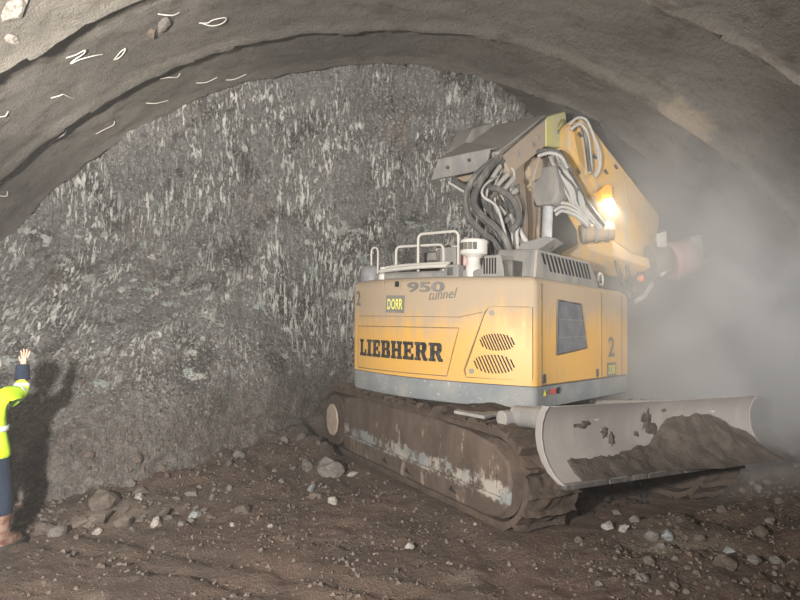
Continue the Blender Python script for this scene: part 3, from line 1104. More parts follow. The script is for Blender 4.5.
# lift cylinder: barrel head above, bright rod below
p0, p1, p2, p3 = U(546, 262, 8.85), U(548, 207, 9.0), U(549, 196, 9.02), U(552, 168, 9.1)
cyl = ub(MB().loft([[c + V((sx, sy, 0)) for sx, sy in ((-w, -.17), (w, -.17), (w, .17), (-w, .17))] for c, w in ((p1, 0.16), (p2, 0.22), (U(548, 183, 9.05), 0.23), (p3, 0.13))]), 'lift_cylinder', GREY_DUST, bevel=0.04)
ub(MB().cyl(p0, p1 + V((0, 0, 0.05)), 0.075, 20), 'rod', CHROME, cyl)
ub(MB().cyl(p0 + V((-0.16, 0, 0)), p1 + V((-0.16, 0, 0.05)), 0.055, 14), 'tie_bar', YELLOW_ARM, cyl)

# ---- stick
def sd(u):
    return 9.30 + 0.0042 * (u - 570)


stick_px = [(569.5, 121), (580, 116), (592, 127), (659.5, 214), (660, 226), (650, 257), (632, 253), (611, 238), (609, 211), (590, 178), (569, 147)]
ext = UPI.to_3x3() @ V((-0.40, 0.42, -0.26))
stick = ub(MB().prism([U(u, v, sd(u)) for u, v in stick_px], ext), 'stick', STICK_M, bevel=0.03)
# a raised strake and bolt heads on the face of the stick
m = MB()
m.prism([U(u, v, sd(u) - 0.012) for u, v in ((622, 176), (657, 215), (657, 226), (650, 240), (640, 226), (628, 206))], ext * 0.05)
ub(m, 'wear_plate', STICK_M, stick, bevel=0.006)
for (u, v) in ((581, 134), (607, 171), (596, 156), (617, 166)):
    c = U(u, v, sd(u) - 0.01)
    ub(MB().cyl(c, c + ext * 0.05, 0.045, 12), 'bolt', DARK_STEEL, stick)
# pivot boss
bs = ub(MB().cyl(U(580, 234, 9.25), U(613, 231, 9.2), 0.135, 22), 'pivot_boss', YELLOW, stick)
for u in (584, 596, 607):
    v = 234 - (u - 580) * 0.09
    a, b = U(u - 1.5, v, 9.24), U(u + 1.5, v, 9.23)
    ub(MB().cyl(a, b, 0.165, 20), 'collar', GREY_DUST, stick)
ub(MB().prism([U(u, v, 9.35) for u, v in ((582, 240), (611, 239), (632, 253), (650, 258), (651, 268), (612, 257), (592, 250))], ext * 0.7), 'base_plate', STICK_M, stick, bevel=0.02)
# work light
wl = MB()
wl.prism([U(u, v, 9.28) for u, v in ((600, 190), (606, 184), (612, 185), (613, 197), (603, 199))], ext * 0.18)
wlo = ub(wl, 'work_light', simple('orange_lamp_body', (0.75, 0.33, 0.03), (0.65, 0.28, 0.04), rough=0.5), bevel=0.01)
t = NT('lit_lamp_lens')
em = t.n('ShaderNodeEmission')
em.inputs['Color'].default_value = (1, 0.93, 0.78, 1)
em.inputs['Strength'].default_value = 16
t.link(em.outputs[0], t.out.inputs['Surface'])
lens_c = U(610, 202, 9.22)
ub(MB().prism([U(u, v, 9.22) for u, v in ((605, 199.5), (612, 198), (616, 206), (611, 209.5))], ext * 0.06), 'lens', t.m, wlo)

# ---- breaker on the end of the stick
br = ub(MB().cyl(U(648, 262, 9.55), U(676, 258, 9.62), 0.26, 20), 'breaker', GREY_DUST, bevel=0.02)
ub(MB().prism([U(u, v, 9.40) for u, v in ((656, 234), (667, 230), (668, 272), (661, 278))], UPI.to_3x3() @ V((0.1, 0.5, 0))), 'side_plate', WHITE_P, br, bevel=0.015)
ub(MB().cyl(U(668, 262, 9.5), U(690, 258, 9.55), 0.30, 22), 'red_band', PINK, br, bevel=0.02)
ub(MB().prism([U(u, v, 9.45) for u, v in ((690, 236), (702, 235), (705, 266), (694, 269))], UPI.to_3x3() @ V((0.05, 0.5, 0))), 'end_plate', WHITE_P, br, bevel=0.015)
ub(MB().cyl(U(703, 254, 9.6), U(716, 252, 9.65), 0.07, 14, 0.045), 'chisel', DARK_STEEL, br)

# ---- hoses: each one by itself
def hose(P, r, mat=HOSE):
    return ub(MB().tube([U(*p) for p in P], r, 8), 'hose', mat)


hose([(497, 158, 8.0), (486, 166, 7.9), (474, 178, 7.9), (466, 196, 7.9), (468, 215, 7.85), (480, 230, 7.8), (494, 242, 7.8), (504, 258, 7.8)], 0.042)
hose([(500, 157, 8.0), (488, 170, 7.85), (477, 188, 7.8), (474, 203, 7.8), (482, 216, 7.75), (496, 228, 7.75), (506, 242, 7.75), (512, 262, 7.8)], 0.046)
hose([(503, 160, 8.05), (492, 176, 8.0), (484, 192, 8.0), (486, 206, 7.95), (500, 224, 7.9), (510, 246, 7.9), (514, 262, 7.9)], 0.038)
hose([(489, 188, 8.0), (500, 190, 7.95), (512, 199, 7.9), (518, 212, 7.9), (518, 222, 7.9), (511, 231, 7.95)], 0.046)
hose([(452, 180, 8.3), (464, 187, 8.25), (478, 196, 8.2), (486, 208, 8.15), (486, 220, 8.1)], 0.036)
hose([(449, 182, 8.4), (462, 190, 8.35), (474, 199, 8.3), (481, 214, 8.25), (480, 226, 8.2), (490, 240, 8.15)], 0.030, HOSE_PALE)
hose([(497, 176, 8.05), (484, 186, 7.9), (483, 196, 7.85), (496, 206, 7.8), (502, 222, 7.8), (508, 246, 7.8), (510, 262, 7.8)], 0.018, HOSE_PALE)
hose([(506, 182, 8.1), (498, 192, 8.0), (490, 200, 7.95), (492, 216, 7.9), (499, 236, 7.9), (500, 256, 7.9)], 0.028)
hose([(510, 180, 8.15), (506, 196, 8.05), (511, 206, 8.0), (512, 216, 8.0), (503, 222, 8.0), (496, 224, 8.0)], 0.040)
hose([(515, 186, 8.2), (520, 196, 8.15), (524, 208, 8.1), (522, 224, 8.1), (524, 240, 8.1)], 0.024)
hose([(476, 206, 8.0), (474, 222, 8.0), (477, 238, 8.0), (484, 250, 8.0), (486, 262, 8.0)], 0.026)
hose([(492, 222, 8.0), (490, 236, 7.95), (494, 248, 7.9), (498, 262, 7.9)], 0.034)
hose([(502, 204, 8.1), (506, 220, 8.05), (512, 234, 8.0), (519, 246, 8.0)], 0.032)
hose([(508, 166, 8.2), (514, 172, 8.2), (512, 184, 8.15), (504, 190, 8.1)], 0.016, HOSE_PALE)
hose([(512, 190, 8.1), (519, 184, 8.1), (518, 194, 8.05), (510, 196, 8.0)], 0.010)
hose([(486, 178, 8.1), (480, 192, 8.1), (482, 206, 8.1), (494, 224, 8.05), (497, 244, 8.0), (505, 262, 7.95)], 0.022)
hose([(470, 186, 8.3), (478, 202, 8.25), (483, 222, 8.2), (481, 244, 8.15)], 0.030)
hose([(514, 204, 8.15), (518, 222, 8.15), (522, 236, 8.1), (530, 246, 8.1)], 0.038, HOSE_PALE)
for i in range(10):
    rr = random.Random(40 + i)
    f = i / 9
    hose([(496 + 18 * f, 168 + 14 * f + rr.uniform(-4, 4), 8.1 + 0.1 * f), (484 + 26 * f + rr.uniform(-5, 5), 192 + rr.uniform(-5, 5), 8.0 + 0.1 * f), (488 + 28 * f + rr.uniform(-6, 6), 214 + rr.uniform(-5, 5), 7.95 + 0.1 * f),
          (496 + 24 * f + rr.uniform(-4, 4), 238 + rr.uniform(-4, 4), 7.95), (500 + 20 * f, 262, 7.95)], rr.choice((0.012, 0.018, 0.026)), HOSE_PALE if i % 3 == 0 else HOSE)
for (a, b, c_, d_) in ((497, 186, 508, 174), (502, 192, 514, 178), (506, 198, 517, 190), (492, 178, 500, 166), (498, 206, 505, 214), (510, 214, 516, 226)):
    ub(MB().cyl(U(a, b, 7.95), U(c_, d_, 8.0), 0.03, 10, 0.036), 'pipe_fitting', GREY_DUST)
# pale bundle beside the stick, caught by the work light
for i in range(9):
    f = i / 8
    jx = random.uniform(-4, 4)
    hose([(546 + 14 * f, 152 + 3 * math.sin(i * 2), 9.0 + 0.1 * f), (553 + 16 * f + jx, 168 + 4 * math.cos(i * 1.7), 8.95),
          (562 + 17 * f - jx, 188 + 3 * math.sin(i), 8.95), (575 + 14 * f + jx, 208 + 4 * math.sin(i * 1.3), 9.0), (586 + 18 * f, 226 + 3 * math.cos(i), 9.1)], random.choice((0.018, 0.024, 0.032)), HOSE_PALE if i % 4 else HOSE)
for k in range(3):
    hose([(552 + k * 2, 207 + k * 4, 9.0), (562, 203 + k * 4, 8.95), (574, 207 + k * 4, 8.95), (588, 220 + k * 3, 9.05)], 0.026, HOSE_PALE)
# hoses looping over the joint
hose([(535, 152, 8.8), (548, 150, 8.75), (558, 152, 8.75), (566, 162, 8.8), (572, 172, 8.9)], 0.030)
hose([(538, 156, 8.8), (550, 153, 8.72), (561, 157, 8.72), (567, 168, 8.8)], 0.026, HOSE_PALE)
hose([(569, 125, 9.1), (577, 118, 9.1), (586, 120, 9.15), (592, 132, 9.15), (597, 148, 9.2), (599, 166, 9.22), (594, 176, 9.22)], 0.020, HOSE_PALE)
hose([(570, 130, 9.1), (580, 124, 9.1), (587, 134, 9.15), (590, 152, 9.18), (591, 170, 9.2), (588, 172, 9.2)], 0.024, HOSE_PALE)
hose([(583, 126, 9.15), (586, 140, 9.15), (588, 156, 9.18), (590, 172, 9.2)], 0.034)
hose([(594, 136, 9.18), (600, 152, 9.2), (600, 168, 9.22), (595, 178, 9.22)], 0.016, HOSE_PALE)
# loops hanging under the stick
hose([(613, 250, 9.4), (616, 264, 9.4), (621, 280, 9.35), (628, 293, 9.3), (632, 300, 9.3)], 0.024)
hose([(626, 256, 9.45), (628, 276, 9.4), (631, 294, 9.4), (636, 296, 9.4), (639, 280, 9.45), (637, 258, 9.5)], 0.026)
hose([(652, 284, 9.55), (647, 292, 9.5), (641, 298, 9.45), (634, 301, 9.4)], 0.040, HOSE_PALE)
ub(MB().cyl(U(640, 276, 9.4), U(642, 281, 9.4), 0.06, 12, 0.04), 'reflector', simple('orange_reflector', (0.8, 0.25, 0.08), (0.7, 0.22, 0.1)))

# ---- undercarriage
m = MB().box(-1.0, 1.0, -1.0, 1.0, 0.5, 0.92)
cb(m, 'undercarriage_frame', DARK_STEEL, bevel=0.05)
for sx in (-1, 1):
    for sy in (-1, 1):
        cb(MB().prism([(sx * 0.6, sy * 0.5, 0.42), (sx * 1.1, sy * 1.3, 0.36), (sx * 1.1, sy * 1.3, 0.74), (sx * 0.6, sy * 0.5, 0.86)], (0, -sy * 0.45, 0)), 'cross_beam', MUD, bevel=0.02)
TR, TYC, TW0, TW1 = 0.50, 2.02, 1.03, 1.69
path = []
def track_path():
    P = []
    n_s = 190
    for i in range(n_s):
        P.append((TYC - 2 * TYC * i / n_s, 2 * TR, 0, 1))
    for i in range(64):
        a = PI / 2 + PI * i / 64
        P.append((-TYC + TR * math.cos(a), TR + TR * math.sin(a), math.cos(a), math.sin(a)))
    for i in range(n_s):
        P.append((-TYC + 2 * TYC * i / n_s, 0.0, 0, -1))
    for i in range(64):
        a = -PI / 2 + PI * i / 64
        P.append((TYC + TR * math.cos(a), TR + TR * math.sin(a), math.cos(a), math.sin(a)))
    return P


TP = track_path()
NTP = len(TP)
ss = [0.0]
for i in range(1, NTP + 1):
    a, b = TP[i - 1], TP[i % NTP]
    ss.append(ss[-1] + math.hypot(a[0] - b[0], a[1] - b[1]))
PITCHN = 52
for side in (-1, 1):
    x0, x1 = (-TW1, -TW0) if side < 0 else (TW0, TW1)
    NW = 22
    m = MB()
    rings = []
    for i in range(NTP):
        yv, zv, ny, nz = TP[i]
        s = ss[i] / ss[-1] * PITCHN
        fr_ = s % 1.0
        row = []
        for j in range(NW + 1):
            x = x0 + (x1 - x0) * j / NW
            g = 0.055 if fr_ < 0.2 else (0.0 if fr_ < 0.92 else -0.035)
            cake = sstep(-0.15, 0.35, fbm(x * 2.2 + side * 5, ss[i] * 1.3, 2, 4))
            cake *= (0.25 if side > 0 else 1.0) * (1 - 0.6 * sstep(0.25, -0.5, nz))
            lump = 0.075 * fbm(x * 5, ss[i] * 5, side * 3, 4)
            top = sstep(0.2, 0.9, nz)
            h = g * (1 - 0.75 * cake) + lump * (0.3 + 0.9 * cake) + 0.02 * cake + 0.03 * cake * max(0, noise.noise(V((x * 12, ss[i] * 12, 2))))
            if ny == 0 and nz < 0:
                h = min(h, 0.0) * 0.4
            row.append(V((x, yv + ny * h, zv + nz * h)))
        inner = [V((x1, yv - ny * 0.07, zv - nz * 0.07)), V((x0, yv - ny * 0.07, zv - nz * 0.07))]
        rings.append(row + inner)
    rings.append(rings[0])
    m.loft(rings, cap=False)
    tr = cb(m, 'track', MUD)
    # wheels and side frame
    xo = -1.70 if side < 0 else 1.70
    xi = -1.15 if side < 0 else 1.15
    fr_o = cb(MB().prism([(xi, a, b) for a, b in ((-1.68, 0.10), (-1.68, 0.88), (-1.2, 0.925), (0.9, 0.925), (1.55, 0.90), (2.0, 0.83), (2.23, 0.70), (2.27, 0.50), (2.24, 0.28), (2.1, 0.12), (1.9, 0.07), (-1.4, 0.07))], (xo - xi, 0, 0)), 'track_frame', FRAME_M, bevel=0.03)
    s_ = -0.012 if side < 0 else 0.012
    m = MB()
    m.prism([(xo, a, b) for a, b in ((-1.6, 0.30), (2.15, 0.30), (2.15, 0.335), (-1.6, 0.335))], (s_ * 2.5, 0, 0))
    cb(m, 'ledge', FRAME_M, fr_o, bevel=0.006)
    m = MB()
    m.prism([(xo, a, b) for a, b in ((1.95, 0.40), (2.06, 0.40), (2.06, 0.68), (1.95, 0.68))], (s_ * 1.6, 0, 0))
    cb(m, 'end_plate', FRAME_M, fr_o, bevel=0.006)
    for (yy, zz) in ((-0.35, 0.18), (0.25, 0.17), (1.25, 0.19)):
        m = MB()
        m.prism([(xo, yy - 0.07, zz - 0.005), (xo, yy - 0.02, zz - 0.022), (xo, yy + 0.10, zz - 0.03), (xo, yy + 0.03, zz + 0.01), (xo, yy, zz + 0.045), (xo, yy - 0.03, zz + 0.012)], (s_ * 0.3, 0, 0))
        cb(m, 'slot', BLACK, fr_o)
    cb(MB().cyl((xo * 0.995, -2.05, 0.47), (xi, -2.05, 0.47), 0.40, 28), 'sprocket', MUD, bevel=0.02)
    hub = MB()
    hub.prism([(xo * 1.0, -2.08 + 0.23 * math.cos(k * PI / 5), 0.47 + 0.26 * math.sin(k * PI / 5)) for k in range(10)], (s_ * 3, 0, 0))
    cb(hub, 'hub', simple('dried_mud_hub', (0.36, 0.29, 0.23), (0.27, 0.21, 0.17), bump=0.5, bscale=25), bevel=0.02)
    cb(MB().cyl((xo * 0.98, 2.02, 0.50), (xi, 2.02, 0.50), 0.40, 28), 'idler', MUD)
    if side < 0:
        # mud heaped along the top of the near track
        m = MB()
        NL, NWm = 120, 16
        for i in range(NL + 1):
            yv = -2.0 + 4.1 * i / NL
            for j in range(NWm + 1):
                f = j / NWm
                x = -1.70 + 0.72 * f
                e = math.sin(PI * f) ** 0.6
                h = 0.99 + e * (0.05 + 0.09 * max(0, fbm(x * 2.5, yv * 2.5, 8, 5)) + 0.03 * fbm(x * 9, yv * 9, 1, 3)) * sstep(-2.0, -1.7, yv) * sstep(2.1, 1.7, yv)
                m.v.append(V((x, yv, h)))
        m.f = [(i * (NWm + 1) + j, i * (NWm + 1) + j + 1, (i + 1) * (NWm + 1) + j + 1, (i + 1) * (NWm + 1) + j) for i in range(NL) for j in range(NWm)]
        cb(m, 'caked_mud', MUD)
# step bracket beside the blade arm
m = MB().prism([(-1.88, 1.55, 1.09), (-1.80, 1.98, 1.09), (-1.08, 1.66, 1.09), (-0.72, 1.28, 1.09), (-1.25, 1.0, 1.09)], (0, 0, 0.035))
st_ = cb(m, 'step_plate', GREY_DUST, bevel=0.008)
m = MB()
for i in range(15):
    for j in range(15):
        x, yv = -1.75 + 0.85 * i / 14, 1.10 + 0.75 * j / 14
        e = max(0, 1 - ((x + 1.3) / 0.5) ** 2) * max(0, 1 - ((yv - 1.45) / 0.36) ** 2)
        m.v.append(V((x, yv, 1.118 + e * (0.035 + 0.06 * fbm(x * 5, yv * 5, 3, 4)))))
m.f = [(i * 15 + j, i * 15 + j + 1, (i + 1) * 15 + j + 1, (i + 1) * 15 + j) for i in range(14) for j in range(14)]
cb(m, 'mud', MUD, st_)

# ---- blade with arms and rams
PF = [(0.02, 1.318), (-0.03, 1.26), (-0.075, 1.15), (-0.085, 1.03), (-0.06, 0.90), (0.0, 0.79), (0.09, 0.70), (0.215, 0.635)]
BY = 2.735
def bl_y(z):
    for (a, b), (c, d) in zip(PF, PF[1:]):
        if d <= z <= b:
            return BY + c + (a - c) * (z - d) / (b - d)
    return BY + (PF[0][0] if z > 1 else PF[-1][0])


poly = [(BY + a, b) for a, b in PF] + [(BY + a - 0.055, b - 0.01) for a, b in PF[::-1]]
bm_ = MB()
NB = 12
bm_.loft([[V((-1.653 + 3.306 * i / NB, a, b)) for a, b in poly] for i in range(NB + 1)])
blade = cb(bm_, 'blade', STEEL_PALE, bevel=0.012)
for sx in (-1.66, 1.645):
    cb(MB().prism([(sx, a, b) for a, b in [(BY + a + 0.012, b) for a, b in PF] + [(BY + a - 0.075, b) for a, b in PF[::-1]]], (0.02, 0, 0)), 'end_plate', STEEL_PALE, blade, bevel=0.006)
m = MB()
for i in range(6):
    a = -1.653 + i * 0.551
    m.box(a + 0.01, a + 0.541, BY + 0.16, BY + 0.23, 0.598, 0.65)
cb(m, 'cutting_edge', DARK_STEEL, blade, bevel=0.006)
m = MB()
# mud clinging to the lower half of the blade, heaped at the far end
NXm, NZm = 130, 44
def mud_top(x):
    ed = 0.80 + 0.02 * fbm(x * 6, 1, 0, 4)
    if x < -1.42:
        ed = 0.60
    ed += 0.06 * sstep(-0.9, -0.3, x) + 0.03 * fbm(x * 3.5, 4, 0, 4)
    ed += 0.27 * sstep(-0.25, 0.25, x) * sstep(1.75, 0.75, x)
    if 1.55 < x:
        ed -= 0.08
    return ed
idx = {}
for i in range(NXm + 1):
    x = -1.62 + 3.24 * i / NXm
    tp = mud_top(x)
    for j in range(NZm + 1):
        z = 0.645 + 0.52 * j / NZm
        th = sstep(tp, tp - 0.05, z)
        if x > -0.35:
            thick = 0.02 + 0.15 * sstep(-0.35, 0.5, x) * sstep(tp, tp - 0.25, z)
        else:
            thick = 0.02
        yv = bl_y(z) + (-0.02 if th <= 0 else (thick * th + 0.035 * th * fbm(x * 5, z * 5, 2, 4) + 0.006))
        idx[i, j] = (len(m.v), th)
        m.v.append(V((x, yv, z)))
m.f = [tuple(idx[q][0] for q in ((i, j), (i + 1, j), (i + 1, j + 1), (i, j + 1))) for i in range(NXm) for j in range(NZm)
       if max(idx[q][1] for q in ((i, j), (i + 1, j), (i + 1, j + 1), (i, j + 1))) > 0]
cb(m, 'mud', MUD_BLADE, blade)
rnd = random.Random(5)
for (cx_, cz_, rx, rz) in ((-1.12, 1.10, 0.10, 0.035), (-0.82, 1.02, 0.05, 0.05), (-0.74, 0.94, 0.05, 0.06), (-0.36, 0.97, 0.035, 0.03), (-0.20, 1.10, 0.06, 0.12), (-0.10, 1.02, 0.09, 0.08), (0.05, 1.20, 0.03, 0.02)):
    m = MB()
    b = len(m.v)
    n = 18
    m.v.append(V((cx_, bl_y(cz_) + 0.03, cz_)))
    for k in range(n):
        a = 2 * PI * k / n
        q = 1 + 0.45 * rnd.uniform(-1, 1)
        x, z = cx_ + rx * q * math.cos(a), cz_ + rz * q * math.sin(a)
        m.v.append(V((x, bl_y(z) + 0.002, z)))
    m.f += [(b, b + 1 + k, b + 1 + (k + 1) % n) for k in range(n)]
    cb(m, 'mud_splash', MUD_BLADE, blade)
for sx in (-0.62, 0.62):
    cb(MB().prism([(sx - 0.11, 0.9, 0.50), (sx - 0.11, 2.68, 0.70), (sx - 0.11, 2.66, 0.98), (sx - 0.11, 1.7, 0.86), (sx - 0.11, 0.9, 0.80)], (0.22, 0, 0)), 'blade_arm', MUD, bevel=0.02)
    ram = cb(MB().cyl((sx * 1.5, 1.0, 0.98), (sx * 1.5, 1.9, 1.10), 0.085, 18), 'blade_ram', GREY_DUST)
    cb(MB().cyl((sx * 1.5, 1.9, 1.10), (sx * 1.5, 2.66, 1.18), 0.05, 16), 'rod', CHROME, ram)
ram = cb(MB().cyl((-1.35, 1.95, 1.10), (-1.35, 2.62, 1.15), 0.11, 20), 'hinge_tube', GREY_DUST)
cb(MB().cyl((-1.56, 1.95, 1.08), (-1.14, 1.95, 1.08), 0.085, 18), 'hinge_pin', GREY_DUST, bevel=0.01)

# ================================================================== STONES
kinds = []
for k in range(7):
    r = random.Random(k + 3)
    kinds.append(rock_mesh(k + 1, r.uniform(0.85, 1.25), r.uniform(0.7, 1.0), r.uniform(0.55, 0.8), 2 if k else 3))
protos = {}


def stone(u, v, size, mat, lab, group, seed, sink=0.35, pos=None, cat='rock'):
    p = pos if pos is not None else on_floor(u, v)
    key = (seed % 7, mat.name)
    if key not in protos:
        me = kinds[seed % 7].copy()
        me.materials.clear()
        me.materials.append(mat)
        protos[key] = me
    o = bpy.data.objects.new('rock', protos[key])
    COL.objects.link(o)
    r = random.Random(seed)
    o.rotation_euler = (r.uniform(-.4, .4), r.uniform(-.4, .4), r.uniform(0, 6.28))
    o.scale = (size,) * 3
    o.location = p + V((0, 0, size * (0.6 - sink)))
    tag(o, lab, cat, group)
    return o


NAMED = [
    (327, 474, 0.27, STONE_GREY, 'large grey angular boulder at the far end of the near track'),
    (308, 468, 0.13, STONE_GREY, 'grey block leaning on the big boulder by the track end'),
    (352, 476, 0.09, STONE_PALE, 'pale split stone between the big boulder and the track'),
    (311, 490, 0.085, STONE_BLUE, 'flat bluish grey stone in the mud in front of the big boulder'),
    (313, 498, 0.09, STONE_BROWN, 'rounded brown stone just below the flat bluish stone'),
    (333, 503, 0.085, STONE_PALE, 'white topped stone lying in mud right below the big boulder'),
    (243, 513, 0.105, STONE_BROWN, 'lone round brown stone with pale top in the mud'),
    (139, 499, 0.085, STONE_PALE, 'pale flat stone high on the toe of the heap beside a dark hollow'),
    (97, 534, 0.07, STONE_PALE, 'white chip at the toe of the heap under the round boulder'),
    (96, 522, 0.17, STONE_BROWN, 'biggest round brown boulder at the toe of the heap'),
    (76, 527, 0.13, STONE_BROWN, 'brown boulder left of the biggest round one at the heap toe'),
    (45, 533, 0.13, STONE_BROWN, 'broad brown boulder at the heap toe beside the boot'),
    (58, 536, 0.12, STONE_GREY, 'grey triangular boulder at the foot of the heap near the boot'),
    (102, 505, 0.19, STONE_BROWN, 'wide brown boulder resting on top of the heap toe'),
    (123, 525, 0.10, STONE_BROWN, 'brown stone right of the biggest round boulder'),
    (155, 527, 0.10, STONE_PALE, 'light stone at the right end of the heap toe row'),
    (194, 517, 0.085, STONE_BLUE, 'greenish grey flat stone lying alone right of the heap toe'),
    (608, 529, 0.085, STONE_PALE, 'pale round stone in front of the black muck under the blade'),
    (623, 530, 0.070, STONE_PALE, 'pale stone touching the round one in front of the blade muck'),
    (635, 522, 0.075, STONE_GREY, 'upright grey stone behind the pair of pale stones'),
    (651, 537, 0.090, STONE_GREY, 'grey stone in the middle of the cluster in front of the blade'),
    (668, 537, 0.085, STONE_BLUE, 'bluish pale stone at the end of the cluster before the blade'),
    (661, 547, 0.055, STONE_GREY, 'small grey stone below the bluish one in the cluster'),
    (617, 514, 0.060, STONE_GREY, 'grey flat stone lying behind the pale pair below the blade'),
    (728, 553, 0.062, STONE_BLUE, 'blue grey oblong stone standing in the dark clods'),
    (725, 566, 0.12, STONE_BROWN, 'big brown clod just below the blue grey stone'),
    (700, 541, 0.075, STONE_BROWN, 'brown rounded stone between the cluster and the blue grey stone'),
    (409, 548, 0.055, STONE_PALE, 'pale shard lying alone on the flat mud before the track'),
    (320, 497, 0.05, STONE_GREY, 'small grey stone between the brown and the white topped stones'),
    (760, 535, 0.10, STONE_BROWN, 'muddy brown lump near the picture edge under the heap'),
    (715, 478, 0.09, STONE_GREY, 'grey stone under the far lower corner of the blade'),
    (745, 470, 0.10, STONE_GREY, 'grey block just outside the far corner of the blade'),
    (775, 462, 0.11, STONE_GREY, 'grey boulder on the rubble at the picture edge beyond the blade'),
]
sd_ = 100
for (u, v, s, mt, lab) in NAMED:
    sd_ += 1
    stone(u, v, s, mt, lab, None, sd_)


def inside_machine(p):
    rx, ry = p.x - CX, p.y - CY
    lx, ly = rx * 0.8693 + ry * 0.4942, rx * 0.4942 - ry * 0.8693
    return abs(lx) < 1.80 and -2.62 < ly < 2.60


taken = [(o.location.copy(), o.scale.x) for o in COL.objects if o.name.startswith('rock')]


def scatter(n, region, smin, smax, mats, lab, group, seed, clear=True):
    global sd_
    r = random.Random(seed)
    k = 0
    tries = 0
    while k < n and tries < n * 40:
        tries += 1
        u, v = region(r)
        p = on_floor(u, v)
        if p is None or (clear and inside_machine(p)) or p.y > 9.4 or (p.x + 3.9) ** 2 + (p.y - 5.8) ** 2 < 0.30:
            continue
        s = smin + (smax - smin) * r.random() ** 2.2
        if any((p - q).length < (s + t) * 1.05 for q, t in taken):
            continue
        taken.append((p, s))
        sd_ += 1
        stone(0, 0, s, r.choice(mats), lab, group, sd_ * 13 + k, r.uniform(0.2, 0.5), p)
        k += 1


def quad(pts):
    def f(r):
        a, b = r.random(), r.random()
        p = [V((*q, 0)) for q in pts]
        q = (p[0] * (1 - a) + p[1] * a) * (1 - b) + (p[3] * (1 - a) + p[2] * a) * b
        return q.x, q.y
    return f


scatter(40, quad([(20, 505), (200, 495), (215, 522), (20, 545)]), 0.04, 0.12, [STONE_BROWN, STONE_BROWN, STONE_GREY],
        'muddy stone packed in the row along the toe of the muck heap', 'stones along the heap toe', 1)
scatter(60, quad([(85, 415), (320, 415), (330, 490), (90, 505)]), 0.03, 0.12, [STONE_GREY, STONE_GREY, STONE_BROWN],
        'loose grey stone lying on the slope of the muck heap', 'stones on the heap slope', 2)
scatter(50, quad([(190, 515), (470, 520), (560, 575), (200, 560)]), 0.012, 0.042, [STONE_BROWN, STONE_BROWN, STONE_GREY, STONE_PALE],
        'small stone strewn over the flat mud in front of the near track', 'stones on the flat mud', 3)
scatter(50, quad([(570, 520), (795, 500), (798, 596), (590, 590)]), 0.025, 0.09, [STONE_BROWN, STONE_BROWN, STONE_GREY],
        'brown stone or clod in the churned ground below the blade', 'stones in the churned ground', 4)
scatter(22, quad([(690, 470), (798, 432), (798, 495), (720, 500)]), 0.03, 0.11, [STONE_GREY, STONE_GREY, STONE_BROWN],
        'grey rubble stone on the low bank beyond the far end of the blade', 'stones on the far bank', 5)
scatter(28, quad([(562, 490), (655, 482), (650, 505), (568, 520)]), 0.04, 0.10, [STONE_COAL],
        'dark stone in the shadowed muck under the blade', 'stones under the blade', 6, False)

# gravel too fine to count
r = random.Random(11)
m = MB()
tet = [V((1, 0.1, -0.4)), V((-0.7, 0.8, -0.3)), V((-0.5, -0.9, -0.2)), V((0.3, 0.2, 0.7)), V((-0.3, -0.1, 0.75))]
tf = [(0, 1, 3), (1, 4, 3), (1, 2, 4), (2, 0, 3), (2, 3, 4), (0, 2, 1)]
cnt = 0
while cnt < 5200:
    x, yv = r.uniform(-5.5, 6.8), r.uniform(4.3, 9.6)
    if abs(x) > yv * 0.70 or inside_machine(V((x, yv, 0))):
        continue
    w = 0.35 + 0.65 * sstep(-0.3, 0.4, fbm(x * 1.1, yv * 1.1, 21, 3))
    if yv > toe(x) - 0.2 or x > 1.5:
        w = 1
    if r.random() > w:
        continue
    s = 0.008 + 0.022 * r.random() ** 2.5
    M3 = Matrix.Rotation(r.uniform(0, 6.28), 3, 'Z') @ Matrix.Rotation(r.uniform(-1, 1), 3, 'X')
    z = ground_z(x, yv)
    m.add([M3 @ (p * s * r.uniform(0.7, 1.3)) + V((x, yv, z + s * 0.2)) for p in tet], tf)
    cnt += 1
while cnt < 8200:
    x, z = r.uniform(-5.6, -0.6), 0.1 + 1.7 * r.random() ** 1.5
    yv = face_y(x, z)
    if yv < toe(x) - 0.3:
        continue
    s = 0.010 + 0.03 * r.random() ** 2.5
    M3 = Matrix.Rotation(r.uniform(0, 6.28), 3, 'Z') @ Matrix.Rotation(r.uniform(-1, 1), 3, 'X')
    m.add([M3 @ (p * s * r.uniform(0.7, 1.3)) + V((x, yv - s * 0.3, z)) for p in tet], tf)
    cnt += 1
gv = m.build('gravel', STONE_BROWN, smooth=False)
tag(gv, 'fine grey gravel strewn over mud and heap', 'gravel', kind='stuff')


# ================================================================== PERSON
def skin(name, mat, joints, bones, parent=None, sub=2, fat=1.0):
    keys = list(joints)
    me = bpy.data.meshes.new(name)
    me.from_pydata([joints[k][0] for k in keys], [(keys.index(a), keys.index(b)) for a, b in bones], [])
    o = bpy.data.objects.new(name, me)
    COL.objects.link(o)
    md = o.modifiers.new('skin', 'SKIN')
    md.use_smooth_shade = True
    md.branch_smoothing = 0.6
    for i, k in enumerate(keys):
        r = joints[k][1]
        r = r if isinstance(r, tuple) else (r, r)
        me.skin_vertices[0].data[i].radius = (r[0] * fat, r[1] * fat)
        me.skin_vertices[0].data[i].use_root = (i == 0)
    sb = o.modifiers.new('sub', 'SUBSURF')
    sb.levels = sb.render_levels = sub
    me.materials.append(mat)
    if parent is not None:
        o.parent = parent
    return o


